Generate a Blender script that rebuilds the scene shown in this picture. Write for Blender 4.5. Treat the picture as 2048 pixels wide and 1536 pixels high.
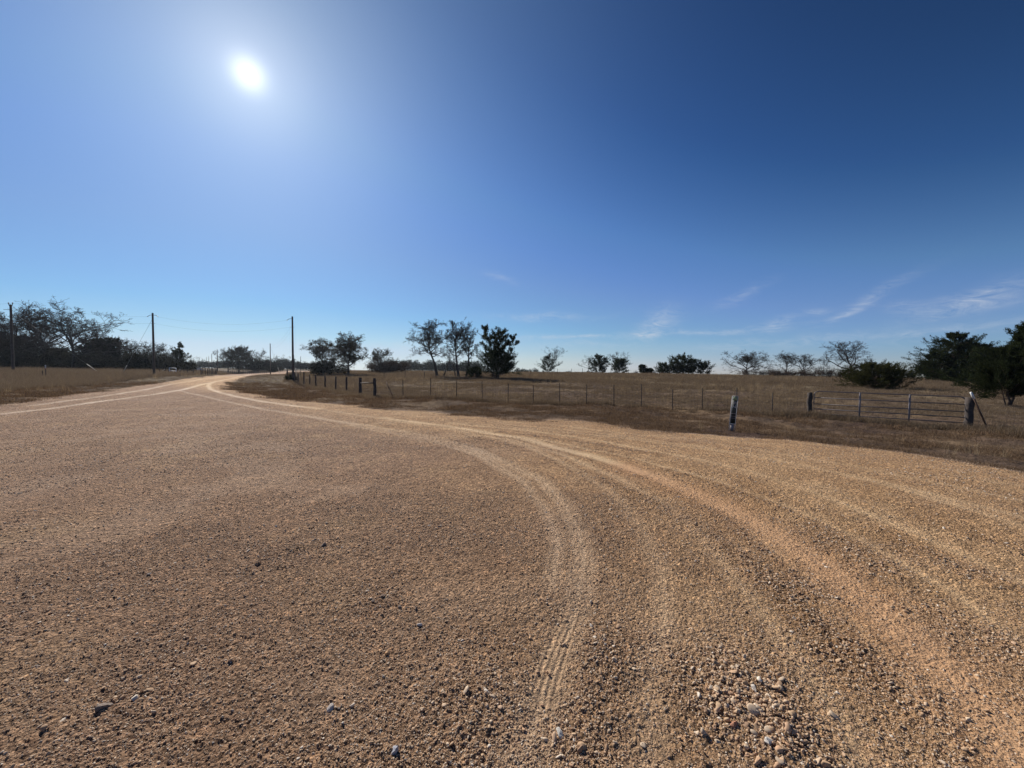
import bpy, bmesh, math, random
import numpy as np
from mathutils import Vector, Matrix

random.seed(7)
RNG = np.random.default_rng(11)
for o in list(bpy.data.objects):
    bpy.data.objects.remove(o)
S = bpy.context.scene
COL = S.collection
R = math.radians

# ------------------------------------------------------------------ camera
EYE = 1.65
FPX, CX, CY = 770.0, 1024.0, 768.0
PITCH, ROLL = R(-2.0), R(0.4)
CAMROT = (Matrix.Rotation(R(90) + PITCH, 3, 'X') @ Matrix.Rotation(ROLL, 3, 'Z'))
cd = bpy.data.cameras.new('camera')
cam = bpy.data.objects.new('camera', cd)
COL.objects.link(cam)
cd.sensor_width = 36.0
cd.lens = 36.0 * FPX / 2048.0
cd.clip_start, cd.clip_end = 0.05, 20000
M4 = CAMROT.to_4x4(); M4.translation = (0, 0, EYE)
cam.matrix_world = M4
S.camera = cam


def ray(px, py):
    return CAMROT @ Vector(((px - CX) / FPX, -(py - CY) / FPX, -1.0))


SUN = ray(497, 148).normalized()
SUN_EL = math.asin(SUN.z)
SUN_AZ = math.atan2(SUN.x, SUN.y)          # from +Y towards +X

# ------------------------------------------------------------------ world, sun, exposure
W = bpy.data.worlds.new('World'); S.world = W; W.use_nodes = True


class NT:
    """small node-tree helper"""
    def __init__(s, tree):
        s.t = tree; s.n = tree.nodes; s.l = tree.links

    def new(s, typ, **kw):
        nd = s.n.new(typ)
        for k, v in kw.items():
            if k in nd.bl_rna.properties: setattr(nd, k, v)
        return nd

    def put(s, sock, v):
        if v is None: return
        if hasattr(v, 'is_output') or isinstance(v, bpy.types.NodeSocket): s.l.new(v, sock)
        else:
            if sock.type == 'RGBA' and len(v) == 3: v = (*v, 1)
            sock.default_value = v

    def math(s, op, a, b=None, c=None, clamp=False):
        nd = s.new('ShaderNodeMath', operation=op, use_clamp=clamp)
        for i, v in enumerate((a, b, c)):
            if v is not None: s.put(nd.inputs[i], v)
        return nd.outputs[0]

    def vmath(s, op, a, b=None, out=0):
        nd = s.new('ShaderNodeVectorMath', operation=op)
        s.put(nd.inputs[0], a)
        if b is not None: s.put(nd.inputs[1], b)
        return nd.outputs[out]

    def mix(s, f, a, b, blend='MIX'):
        nd = s.new('ShaderNodeMix', data_type='RGBA', blend_type=blend)
        s.put(nd.inputs[0], f); s.put(nd.inputs[6], a); s.put(nd.inputs[7], b)
        return nd.outputs[2]

    def noise(s, vec, scale, detail=3, rough=.55, dist=0):
        nd = s.new('ShaderNodeTexNoise')
        s.put(nd.inputs['Vector'], vec)
        nd.inputs['Scale'].default_value = scale; nd.inputs['Detail'].default_value = detail
        nd.inputs['Roughness'].default_value = rough; nd.inputs['Distortion'].default_value = dist
        return nd.outputs[0]

    def voro(s, vec, scale, out='Distance', feature='F1', rnd=1.0):
        nd = s.new('ShaderNodeTexVoronoi', feature=feature)
        s.put(nd.inputs['Vector'], vec); nd.inputs['Scale'].default_value = scale
        nd.inputs['Randomness'].default_value = rnd
        return nd.outputs[out]

    def ramp(s, f, stops, interp='LINEAR'):
        nd = s.new('ShaderNodeValToRGB'); cr = nd.color_ramp; cr.interpolation = interp
        while len(cr.elements) < len(stops): cr.elements.new(.5)
        for e, (p, c) in zip(cr.elements, stops):
            e.position = p; e.color = (*c, 1) if len(c) == 3 else c
        s.put(nd.inputs[0], f)
        return nd.outputs[0]

    def mrange(s, v, a, b, c=0.0, d=1.0, smooth=False):
        nd = s.new('ShaderNodeMapRange', interpolation_type='SMOOTHSTEP' if smooth else 'LINEAR')
        s.put(nd.inputs[0], v)
        for i, x in enumerate((a, b, c, d)): nd.inputs[1 + i].default_value = x
        return nd.outputs[0]

    def attr(s, name, out='Fac'):
        nd = s.new('ShaderNodeAttribute'); nd.attribute_name = name
        return nd.outputs[out]


def build_world():
    W.node_tree.nodes.clear()
    n = NT(W.node_tree)
    out = n.new('ShaderNodeOutputWorld'); bg = n.new('ShaderNodeBackground')
    n.l.new(bg.outputs[0], out.inputs[0])
    sky = n.new('ShaderNodeTexSky', sky_type='NISHITA')
    sky.sun_disc = False
    sky.sun_elevation = SUN_EL; sky.sun_rotation = SUN_AZ
    sky.altitude = 900; sky.air_density = 1.0; sky.dust_density = 0.05; sky.ozone_density = 2.0
    d = n.vmath('NORMALIZE', n.new('ShaderNodeTexCoord').outputs['Generated'])
    # deepen the blue away from the sun and keep the horizon from washing out, as the clear winter air shows it
    cv_ = n.new('ShaderNodeRGBCurve'); cv_.mapping.extend = 'HORIZONTAL'
    n.l.new(n.mix(1.0, sky.outputs[0], (.05, .05, .05), 'MULTIPLY'), cv_.inputs[1])
    for ch, pts in enumerate(SKY_CURVES):
        cu = cv_.mapping.curves[ch]
        while len(cu.points) < len(pts): cu.points.new(.5, .5)
        for p_, (a_, b_) in zip(cu.points, pts): p_.location = (a_ * .5, b_); p_.handle_type = 'VECTOR'
    cv_.mapping.update()
    c = n.mix(1.0, cv_.outputs[0], (10, 10, 10), 'MULTIPLY')
    dot = n.math('MAXIMUM', n.vmath('DOT_PRODUCT', d, tuple(SUN), out=1), 0.0)
    # circumsolar aureole and the sun itself
    for pw, col in SKY_GLOW:
        p = n.math('POWER', dot, pw)
        c = n.mix(1.0, c, n.mix(p, (0, 0, 0), tuple(col)), 'ADD')
    disc = n.mrange(dot, math.cos(R(.8)), math.cos(R(.25)), 0, 1, True)
    c = n.mix(1.0, c, n.mix(disc, (0, 0, 0), (90, 85, 75)), 'ADD')
    # thin cirrus wisps
    sx = n.new('ShaderNodeSeparateXYZ'); n.l.new(d, sx.inputs[0])
    az = n.math('MULTIPLY', n.math('ARCTAN2', sx.outputs[0], sx.outputs[1]), 57.2958)
    el = n.math('MULTIPLY', n.math('ARCSINE', sx.outputs[2]), 57.2958)
    cv = n.new('ShaderNodeCombineXYZ'); n.l.new(az, cv.inputs[0]); n.l.new(n.math('MULTIPLY', el, 3.2), cv.inputs[1])
    fil = n.noise(cv.outputs[0], .32, 7, .68, 1.6)
    wob = n.math('MULTIPLY', n.math('SUBTRACT', n.noise(cv.outputs[0], .12, 3), .5), 2.6)
    el2 = n.math('ADD', el, wob)
    tot = None
    for (x, y, w_, h_, tilt, s_) in CIRRUS:
        v = ray(x, y).normalized()
        a0, e0 = math.degrees(math.atan2(v.x, v.y)), math.degrees(math.asin(v.z))
        da, de = n.math('SUBTRACT', az, a0), n.math('SUBTRACT', el2, e0)
        ct, st = math.cos(R(tilt)), math.sin(R(tilt))
        u = n.math('DIVIDE', n.math('ADD', n.math('MULTIPLY', da, ct), n.math('MULTIPLY', de, st)), w_)
        q = n.math('DIVIDE', n.math('SUBTRACT', n.math('MULTIPLY', de, ct), n.math('MULTIPLY', da, st)), h_)
        e = n.math('MULTIPLY', n.math('EXPONENT', n.math('MULTIPLY', n.math('ADD', n.math('MULTIPLY', u, u), n.math('MULTIPLY', q, q)), -1.0)), s_)
        tot = e if tot is None else n.math('ADD', tot, e)
    cl = n.math('MULTIPLY', n.math('MULTIPLY', tot, n.mrange(fil, .34, .74), clamp=True), .72)
    c = n.mix(cl, c, SKY_CLOUD)
    n.l.new(c, bg.inputs[0]); bg.inputs[1].default_value = SKY_STRENGTH
    W.cycles.sampling_method = 'MANUAL'; W.cycles.sample_map_resolution = 1024


SKY_STRENGTH = 0.10
SKY_CURVES = [[(0, 0), (.09, .012), (.13, .024), (.2, .077), (.3, .129), (.5, .19), (.9, .43), (1.4, .55), (2, .62)],
              [(0, 0), (.16, .04), (.22, .075), (.33, .18), (.45, .236), (.65, .335), (1.0, .524), (1.4, .62), (2, .70)],
              [(0, 0), (.30, .12), (.40, .225), (.55, .419), (.65, .494), (.8, .54), (1.0, .65), (1.4, .72), (2, .78)]]
SKY_GLOW = [(8, (.95, 1.35, 1.55)), (40, (1.5, 1.5, 1.05)), (260, (1.6, 1.5, 1.25)), (3200, (5.2, 4.9, 4.2))]
SKY_CLOUD = (5.2, 5.6, 6.2)
# px, py, half-length deg, half-height deg, tilt deg, strength
CIRRUS = [(1090, 634, 7.5, .55, 1, .5), (1110, 675, 5.5, .35, 1.5, .75), (1190, 672, 2.5, .3, 3, .5), (1315, 650, 2.6, 1.3, 30, .8), (1290, 668, 4, .35, 3, .6),
          (1000, 556, 2.2, .35, -12, .35), (1560, 648, 1.5, .55, 20, .65), (1632, 620, 1.2, .45, 0, .6), (1740, 598, 4.2, .6, 30, .32), (1700, 622, 2.2, .4, 30, .5),
          (1930, 600, 4.0, .7, 22, .55), (1965, 606, 2.5, .8, 12, .55), (1480, 590, 3, .6, 22, .32), (1800, 665, 16, .5, 2, .42), (1420, 665, 7, .35, 1, .55), (1150, 690, 9, .5, 1, .35), (1600, 690, 12, .5, 0, .3),
          (830, 690, 7, 1.2, 6, .45), (1810, 618, 1.6, .45, -6, .35), (640, 690, 5, .8, 4, .25)]
build_world()

sl = bpy.data.lights.new('sun', 'SUN'); so = bpy.data.objects.new('sun', sl); COL.objects.link(so)
sl.energy = 5.0; sl.angle = R(.53); sl.color = (1.0, .93, .82)
so.rotation_mode = 'QUATERNION'; so.rotation_quaternion = SUN.to_track_quat('Z', 'Y')
S.view_settings.view_transform = 'Standard'; S.view_settings.look = 'None'
S.view_settings.exposure = 0.25; S.view_settings.gamma = 1.0
S.cycles.max_bounces = 6; S.cycles.diffuse_bounces = 3; S.cycles.glossy_bounces = 2
S.cycles.transparent_max_bounces = 6; S.cycles.volume_bounces = 0
S.cycles.use_denoising = True; S.cycles.denoiser = 'OPENIMAGEDENOISE'; S.cycles.denoising_prefilter = 'ACCURATE'; S.cycles.denoising_input_passes = 'RGB_ALBEDO_NORMAL'
S.cycles.use_adaptive_sampling = False

# ------------------------------------------------------------------ numpy noise


def _h(ix, iy, seed):
    n = (ix.astype(np.int64) * 374761393 + iy.astype(np.int64) * 668265263 + seed * 2147483647) & 0xFFFFFFFF
    n = ((n ^ (n >> 13)) * 1274126177) & 0xFFFFFFFF
    n = ((n ^ (n >> 15)) * 2246822519) & 0xFFFFFFFF
    return ((n ^ (n >> 16)) & 0xFFFFFF) / 0xFFFFFF


def vnoise(x, y, seed=0):
    x = np.asarray(x, float); y = np.asarray(y, float)
    ix, iy = np.floor(x), np.floor(y)
    fx, fy = x - ix, y - iy
    fx = fx * fx * (3 - 2 * fx); fy = fy * fy * (3 - 2 * fy)
    a, b = _h(ix, iy, seed), _h(ix + 1, iy, seed)
    c, d = _h(ix, iy + 1, seed), _h(ix + 1, iy + 1, seed)
    return (a + (b - a) * fx) * (1 - fy) + (c + (d - c) * fx) * fy - .5


def fbm(x, y, seed=0, octv=4, g=.5):
    s, a, f = 0, 1.0, 1.0
    for i in range(octv):
        s = s + a * vnoise(np.asarray(x) * f, np.asarray(y) * f, seed + i * 17); a *= g; f *= 2.03
    return s


def sstep(a, b, x):
    t = np.clip((np.asarray(x, float) - a) / (b - a), 0, 1)
    return t * t * (3 - 2 * t)


# ------------------------------------------------------------------ terrain


def g0(px, py, z=0.0):
    """ground point seen at a pixel, on the level z"""
    d = ray(px, py); t = (z - EYE) / d.z
    return (d.x * t, d.y * t)


def hor(px):
    """direction of the horizon under column px, scaled to forward depth 1"""
    lo, hi = 600.0, 900.0
    for _ in range(40):
        m = (lo + hi) / 2
        if ray(px, m).z > 0: lo = m
        else: hi = m
    d = ray(px, lo)
    return d.x / d.y, lo


def zat(px, py, D):
    d = ray(px, py); return EYE + d.z / d.y * D


ANCH = []   # x, y, z
for (px, py, D) in [(1940, 860, 15.3), (1622, 832, 18.1), (1770, 846, 16.6), (1985, 860, 15.0), (2048, 868, 14.2), (1465, 866, 11.2), (1700, 868, 13.2), (1560, 848, 15.0), (1900, 890, 11.0), (1346, 815, 21.0), (1230, 811, 21.2), (1120, 808, 21.6),
                    (965, 802, 22.3), (861, 798, 23.0), (749, 797, 24.0), (720, 792, 27.5), (671, 783, 34.5), (632, 775, 44), (607, 771, 50), (586, 763, 57),
                    (2010, 813, 26), (1750, 777, 45), (1900, 764, 62), (2048, 772, 60), (1695, 758, 80), (1600, 754, 88), (1493, 752, 95), (1370, 750, 110), (1200, 747.5, 130), (1095, 746.5, 140),
                    (995, 758, 60), (877, 754, 70), (935, 754, 68), (690, 750, 85), (770, 745.5, 100), (308, 752, 58), (26, 745, 57), (91, 757, 50), (150, 745, 80), (230, 743, 85), (541, 748, 126), (435, 749, 140),
                    (620, 741, 180), (820, 741.5, 200), (400, 738.5, 200), (500, 739, 230), (330, 741, 130), (1150, 778, 38), (1400, 783, 36), (900, 773, 42), (1000, 783, 34)]:
    hx, hy = hor(px)
    ANCH.append((hx * D, D, zat(px, py, D)))
for (px, py) in [(2048, 945), (1800, 905), (1600, 880), (1400, 868), (1200, 848), (1000, 835), (850, 825), (700, 812), (600, 803), (500, 787), (0, 812), (103, 797), (205, 783), (308, 766), (400, 768), (440, 757), (490, 751),
                 (1024, 1000), (400, 900), (1700, 1100), (200, 1000), (1024, 1300), (800, 870)]:
    x, y = g0(px, py); ANCH.append((x, y, 0.0))
for (px, D, z) in [(1050, 230, -2), (1300, 220, -2.5), (1600, 180, -1.5), (1850, 140, -1.0), (2300, 120, 0), (2600, 40, .1), (2400, 14, -.5), (1300, 500, -9), (1900, 400, -8), (700, 420, 1.2), (400, 520, 2.2), (100, 400, 2.5), (-300, 150, 1), (-700, 60, .3), (-400, 25, -.1)]:
    hx, _ = hor(px); ANCH.append((hx * D, D, z))
for (x, y) in [(0, -3), (-4, -6), (6, -6), (0, -30), (-40, -30), (40, -30), (-20, 2), (20, -1), (0, -200), (-200, -100), (200, -100)]:
    ANCH.append((x, y, 0.0))
ANCH = np.array(ANCH)


def _uv(x, y):
    r = np.sqrt(x * x + y * y) + .6
    th = np.arctan2(x, y)
    u = np.log(r) * 1.0
    return u * 1.0, np.sin(th) * 1.9, np.cos(th) * 1.9


_A = np.stack(_uv(ANCH[:, 0], ANCH[:, 1]), 1)
_D = np.sqrt(((_A[:, None] - _A[None]) ** 2).sum(-1) + .05 ** 2)
_n = len(ANCH)
_K = np.zeros((_n + 1, _n + 1)); _K[:_n, :_n] = _D - .02 * 0 + np.eye(_n) * -.012; _K[_n, :_n] = 1; _K[:_n, _n] = 1
_Wt = np.linalg.solve(_K, np.append(ANCH[:, 2], 0))


def zbase(x, y):
    x = np.atleast_1d(np.asarray(x, float)); y = np.atleast_1d(np.asarray(y, float))
    out = np.empty(x.shape)
    fx, fy, fo = x.ravel(), y.ravel(), out.ravel()
    for i in range(0, len(fx), 60000):
        q = np.stack(_uv(fx[i:i + 60000], fy[i:i + 60000]), 1)
        dd = np.sqrt(((q[:, None] - _A[None]) ** 2).sum(-1) + .05 ** 2)
        fo[i:i + 60000] = dd @ _Wt[:_n] + _Wt[_n]
    z = fo.reshape(x.shape)
    r = np.sqrt(x * x + y * y)
    return np.where(r > 700, z * np.clip(1 - (r - 700) / 1500, 0, 1) - np.clip((r - 700) / 2500, 0, 1) * 12, z)


# road outline (level ground) -------------------------------------------------
RIGHT_EDGE = [(2048, 946), (1900, 921), (1800, 905), (1700, 892), (1600, 881), (1500, 873), (1400, 868), (1300, 858), (1200, 848), (1100, 841), (1000, 836), (850, 826), (700, 813), (600, 804), (540, 796), (500, 788), (470, 780), (457, 774), (452, 768), (460, 762), (476, 757.5), (500, 752), (516, 750)]
LEFT_EDGE = [(494, 745.7), (466, 748), (434, 752.8), (400, 757), (369, 760), (340, 763), (308, 768), (205, 783), (103, 798), (50, 806), (0, 813)]
_poly = [(8, -40), (13, -12), (12.5, -2), (10.5, 2.5)] + [g0(*p) for p in RIGHT_EDGE] + [(-66, 132), (-84, 165), (-100, 172)] + [g0(*p) for p in LEFT_EDGE] + [(-16, 7), (-10, -3), (-8, -40)]
POLY = np.array(_poly)


def seg_dist(x, y, pts, closed=False):
    best = np.full(np.shape(x), 1e9)
    n = len(pts)
    for i in range(n if closed else n - 1):
        ax, ay = pts[i]; bx, by = pts[(i + 1) % n]
        dx, dy = bx - ax, by - ay
        t = np.clip(((x - ax) * dx + (y - ay) * dy) / (dx * dx + dy * dy + 1e-9), 0, 1)
        best = np.minimum(best, (x - ax - t * dx) ** 2 + (y - ay - t * dy) ** 2)
    return np.sqrt(best)


def road_sd(x, y):
    """signed distance to the gravel's edge, negative on the gravel"""
    x = np.asarray(x, float); y = np.asarray(y, float)
    ins = np.zeros(x.shape, bool); n = len(POLY)
    for i in range(n):
        ax, ay = POLY[i]; bx, by = POLY[(i + 1) % n]
        c = ((ay > y) != (by > y)) & (x < (bx - ax) * (y - ay) / (by - ay + 1e-12) + ax)
        ins ^= c
    d = seg_dist(x, y, POLY, True)
    d = np.where(ins, -d, d)
    r = np.sqrt(x * x + y * y)
    return d + fbm(x * .55, y * .55, 5, 4) * np.clip(r * .06, .35, 1.3) + fbm(x * 3.1, y * 3.1, 15, 3) * .32


def pxline(pts): return [g0(*p) for p in pts]


TRACKS = [  # polyline, half width, strength
    (pxline([(0, 829), (88, 819), (205, 803.5), (308, 789), (365, 779), (399, 769.5), (434, 762), (485, 753), (503, 748.5)]) , .22, .9),
    (pxline([(60, 812), (127, 802.5), (205, 793), (280, 781), (341, 768.5), (403, 759.5), (464, 752.6), (495, 746.7)]), .2, .75),
    (pxline([(355, 780), (382, 787), (434, 800), (485, 811), (536, 821.5), (588, 829), (649, 839), (700, 847), (800, 862), (868, 876), (950, 900), (1020, 926), (1085, 962), (1130, 1010), (1155, 1060), (1165, 1120), (1160, 1180), (1140, 1260), (1110, 1340), (1080, 1430), (1050, 1536)]), .13, .5),
    (pxline([(600, 815), (660, 822), (724, 832), (806, 844), (888, 858), (980, 876), (1060, 898), (1140, 935), (1200, 975), (1250, 1020), (1290, 1080), (1320, 1150), (1330, 1250), (1310, 1360), (1300, 1536)]), .1, .36),
    (pxline([(417, 771), (421, 777), (444, 785.5), (469, 793), (540, 806), (640, 819)]), .2, .8),
    (pxline([(431, 762.5), (420, 766), (416, 771)]), .2, .75),
    (pxline([(765, 836), (900, 853), (1050, 880), (1180, 915), (1300, 955), (1420, 1005), (1530, 1060), (1640, 1125), (1740, 1200), (1850, 1295), (1960, 1400), (2060, 1510)]), .17, .8),
    (pxline([(1010, 880), (1120, 910), (1230, 958), (1320, 1010), (1390, 1065), (1450, 1130), (1520, 1210), (1580, 1290), (1660, 1400), (1740, 1536)]), .09, .4),
    (pxline([(900, 846), (1050, 862), (1200, 884), (1350, 915), (1500, 950), (1650, 1000), (1800, 1055), (1950, 1120), (2100, 1190)]), .1, .5),
    (pxline([(1000, 848), (1200, 868), (1400, 898), (1600, 935), (1800, 985), (2050, 1060)]), .1, .4),
    (pxline([(780, 842), (950, 862), (1120, 888), (1280, 925), (1430, 968), (1580, 1020), (1740, 1090), (1900, 1180), (2060, 1290)]), .08, .5),
    (pxline([(820, 846), (1000, 873), (1150, 908), (1290, 955), (1400, 1004), (1500, 1062), (1600, 1138), (1700, 1230), (1800, 1340), (1900, 1480)]), .07, .42),
    (pxline([(1000, 853), (1250, 879), (1500, 917), (1750, 968), (2050, 1045)]), .09, .4),
    (pxline([(1100, 850), (1400, 885), (1700, 936), (2050, 1008)]), .1, .35),
    (pxline([(700, 852), (850, 879), (960, 914), (1040, 958), (1090, 1014), (1112, 1084), (1104, 1180)]), .09, .42),
    (pxline([(560, 826), (700, 849), (840, 874), (930, 898), (1000, 928), (1050, 965)]), .1, .45),
]
RED_TRACK = pxline([(1250, 938), (1420, 1005), (1530, 1060), (1640, 1125), (1740, 1200), (1850, 1295), (1960, 1400), (2060, 1510)])
WINDROWS = [
    (pxline([(1160, 950), (1300, 1005), (1400, 1065), (1500, 1125), (1600, 1205), (1700, 1280), (1800, 1370), (1900, 1470), (1980, 1560)]), .12, 1.0),
    (pxline([(900, 868), (1020, 895), (1120, 930), (1200, 980), (1240, 1040)]), .1, .6),
    (pxline([(1200, 905), (1350, 950), (1500, 1000), (1620, 1050), (1720, 1110), (1850, 1190), (2048, 1310)]), .18, .85),
    (pxline([(1300, 940), (1500, 985), (1700, 1045), (1900, 1120), (2050, 1190)]), .13, .5),
    (pxline([(1190, 1000), (1215, 1080), (1225, 1180), (1200, 1280), (1180, 1400)]), .07, .35),
    (pxline([(1080, 898), (1220, 935), (1340, 985), (1440, 1040), (1540, 1110), (1640, 1190), (1740, 1290), (1860, 1420)]), .09, .7),
    (pxline([(1000, 866), (1200, 893), (1380, 930), (1560, 985), (1720, 1045), (1880, 1120), (2050, 1230)]), .11, .7),
    (pxline([(1250, 905), (1500, 948), (1750, 1015), (2050, 1110)]), .1, .45),
    (pxline([(880, 878), (980, 906), (1080, 950), (1150, 1005), (1190, 1075), (1200, 1160)]), .08, .55),
    (pxline([(0, 1130), (200, 1040), (420, 985), (640, 950)]), .22, .25),
    (pxline([(0, 1420), (170, 1330), (330, 1290), (480, 1250)]), .16, .3),
]
PILES = [(1490, 1390, .26, 1.5), (1430, 1310, .2, .8), (1555, 1465, .2, 1.0), (1330, 1300, .2, .5), (1200, 1300, .25, .5), (770, 1200, .16, .6), (1110, 1215, .2, .5), (560, 1100, .3, .3), (1590, 1180, .25, .5), (1120, 1500, .35, .5), (960, 1380, .3, .35), (300, 1410, .3, .3), (870, 1060, .45, .35), (1640, 1290, .3, .6), (1950, 1380, .3, .5)]
PILES = [(*g0(a, b), c, d) for a, b, c, d in PILES]


TREAD = pxline([(1146, 1225), (1114, 1335), (1072, 1445)])


def tread_uv(x, y):
    (ax, ay), _, (bx, by) = TREAD
    dx, dy = bx - ax, by - ay; L2 = dx * dx + dy * dy; L = math.sqrt(L2)
    t = ((x - ax) * dx + (y - ay) * dy) / L2
    return t, ((x - ax) * dy - (y - ay) * dx) / L - .02 * np.sin(np.clip(t, 0, 1) * 3.14)


def tread_mask(x, y):
    t, u = tread_uv(x, y)
    return sstep(-.1, .22, t) * sstep(1.1, .7, t) * sstep(.085, .06, np.abs(u))


def ztread(x, y):
    """the one crisp tyre print: five ribs pressed in the dust"""
    t, u = tread_uv(x, y)
    return tread_mask(x, y) * (np.cos(u / .034 * 2 * np.pi) * .0034 - .0008)


def track_fields(x, y):
    """compacted tracks, loose windrows, warm tint, red tint (all on the gravel)"""
    tr = np.zeros(np.shape(x)); wr = np.zeros(np.shape(x))
    wx = x + fbm(x * 1.1, y * 1.1, 31, 3) * .06; wy = y + fbm(x * 1.1, y * 1.1, 47, 3) * .06
    brk = np.clip(1.0 + .6 * fbm(x * .8, y * .8, 131, 4), .6, 1.2)
    for pts, w, s in TRACKS:
        d = seg_dist(wx, wy, pts)
        tr = np.maximum(tr, s * np.exp(-(d / w) ** 2.5) * brk * (.88 + .16 * np.cos(d / .085 * 6.283)))
    for pts, w, s in WINDROWS:
        d = seg_dist(wx, wy, pts); wr = np.maximum(wr, s * np.exp(-(d / w) ** 2))
    for px_, py_, rr, s in PILES:
        wr = wr + s * np.exp(-((x - px_) ** 2 + (y - py_) ** 2) / rr ** 2)
    dust = sstep(.10, .42, fbm(x * .75, y * .75, 141, 4) + .25 * fbm(x * 3, y * 3, 143, 3))
    pr_ = tread_mask(x, y)
    tr = np.maximum(np.maximum(tr, .13 * dust), .42 * pr_); wr = wr * (1 - pr_) * (1 - .6 * dust)
    wr = np.clip(wr, 0, 1.6) * (1 - .8 * np.clip(tr, 0, 1))
    red = np.exp(-(seg_dist(wx, wy, RED_TRACK) / .32) ** 2)
    fx = np.interp(y, [0, 2.8, 4, 8, 11, 20, 30, 60], [.3, .4, .5, -.6, -5, -13, -24, -60])
    warm = sstep(-2.2, 3.2, x - fx + fbm(x * .5, y * .5, 71, 3) * 1.5)
    return tr, wr, warm, red


def zroad_micro(x, y, tr, wr):
    r = np.sqrt(x * x + y * y)
    m = fbm(x * .7, y * .7, 3, 3) * .03 + fbm(x * 5, y * 5, 9, 3) * .006 * (1 + 1.2 * wr)
    m = m + wr * .017 - tr * .008
    return m


def zgrit(x, y, tr, wr):
    a = np.maximum(vnoise(x * 26, y * 26, 101) + .1, -.2) * .005 + np.maximum(vnoise(x * 66, y * 66, 103), -.25) * .0098 + np.maximum(vnoise(x * 105, y * 105, 107), -.25) * .009
    return a * (1 - .8 * np.clip(tr, 0, 1)) * (1 + .45 * wr)


def zfield_micro(x, y, sd):
    k = np.clip(sd / 1.5, 0, 1)
    return k * (fbm(x * .5, y * .5, 21, 4) * .16 + fbm(x * 2.7, y * 2.7, 23, 3) * .07)


def zground(x, y):
    x = np.atleast_1d(np.asarray(x, float)); y = np.atleast_1d(np.asarray(y, float))
    sd = road_sd(x, y); z = zbase(x, y)
    tr, wr, _, _ = track_fields(x, y)
    onr = sstep(1.0, -1.0, sd)
    r = np.sqrt(x * x + y * y)
    fade = sstep(60, 25, r)
    return z + onr * zroad_micro(x, y, tr, wr) * fade + zfield_micro(x, y, sd)


def P(px, D):
    """a point standing on the ground in column px at forward depth D"""
    hx, hy = hor(px)
    x = hx * D
    return Vector((x, D, float(zground(x, D)[0])))


def htop(px, py, D):
    """world height of pixel (px, py) at forward depth D"""
    return zat(px, py, D)


# ------------------------------------------------------------------ materials
MATS = {}


def mat(name, col=None, rough=.8, metal=0.0, build=None, var=0.0, vscale=6.0):
    if name in MATS: return MATS[name]
    m = bpy.data.materials.new(name); m.use_nodes = True
    m.node_tree.nodes.clear(); n = NT(m.node_tree)
    out = n.new('ShaderNodeOutputMaterial')
    if build:
        n.l.new(build(n), out.inputs[0])
    else:
        b = n.new('ShaderNodeBsdfPrincipled'); b.inputs['Roughness'].default_value = rough; b.inputs['Metallic'].default_value = metal
        if var:
            p = n.new('ShaderNodeTexCoord').outputs['Object']
            f = n.noise(p, vscale, 5, .65)
            n.put(b.inputs['Base Color'], n.mix(n.mrange(f, .3, .7), tuple(c * (1 - var) for c in col), tuple(min(1, c * (1 + var)) for c in col)))
            bp = n.new('ShaderNodeBump'); bp.inputs['Distance'].default_value = .01; bp.inputs['Strength'].default_value = .4
            n.l.new(f, bp.inputs['Height']); n.l.new(bp.outputs[0], b.inputs['Normal'])
        else: n.put(b.inputs['Base Color'], col)
        n.l.new(b.outputs[0], out.inputs[0])
    MATS[name] = m
    return m


def principled(n, col, rough=.9, normal=None, spec=.2):
    b = n.new('ShaderNodeBsdfPrincipled'); n.put(b.inputs['Base Color'], col); n.put(b.inputs['Roughness'], rough)
    b.inputs['Specular IOR Level'].default_value = spec
    if normal is not None: n.l.new(normal, b.inputs['Normal'])
    return b.outputs[0]


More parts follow.
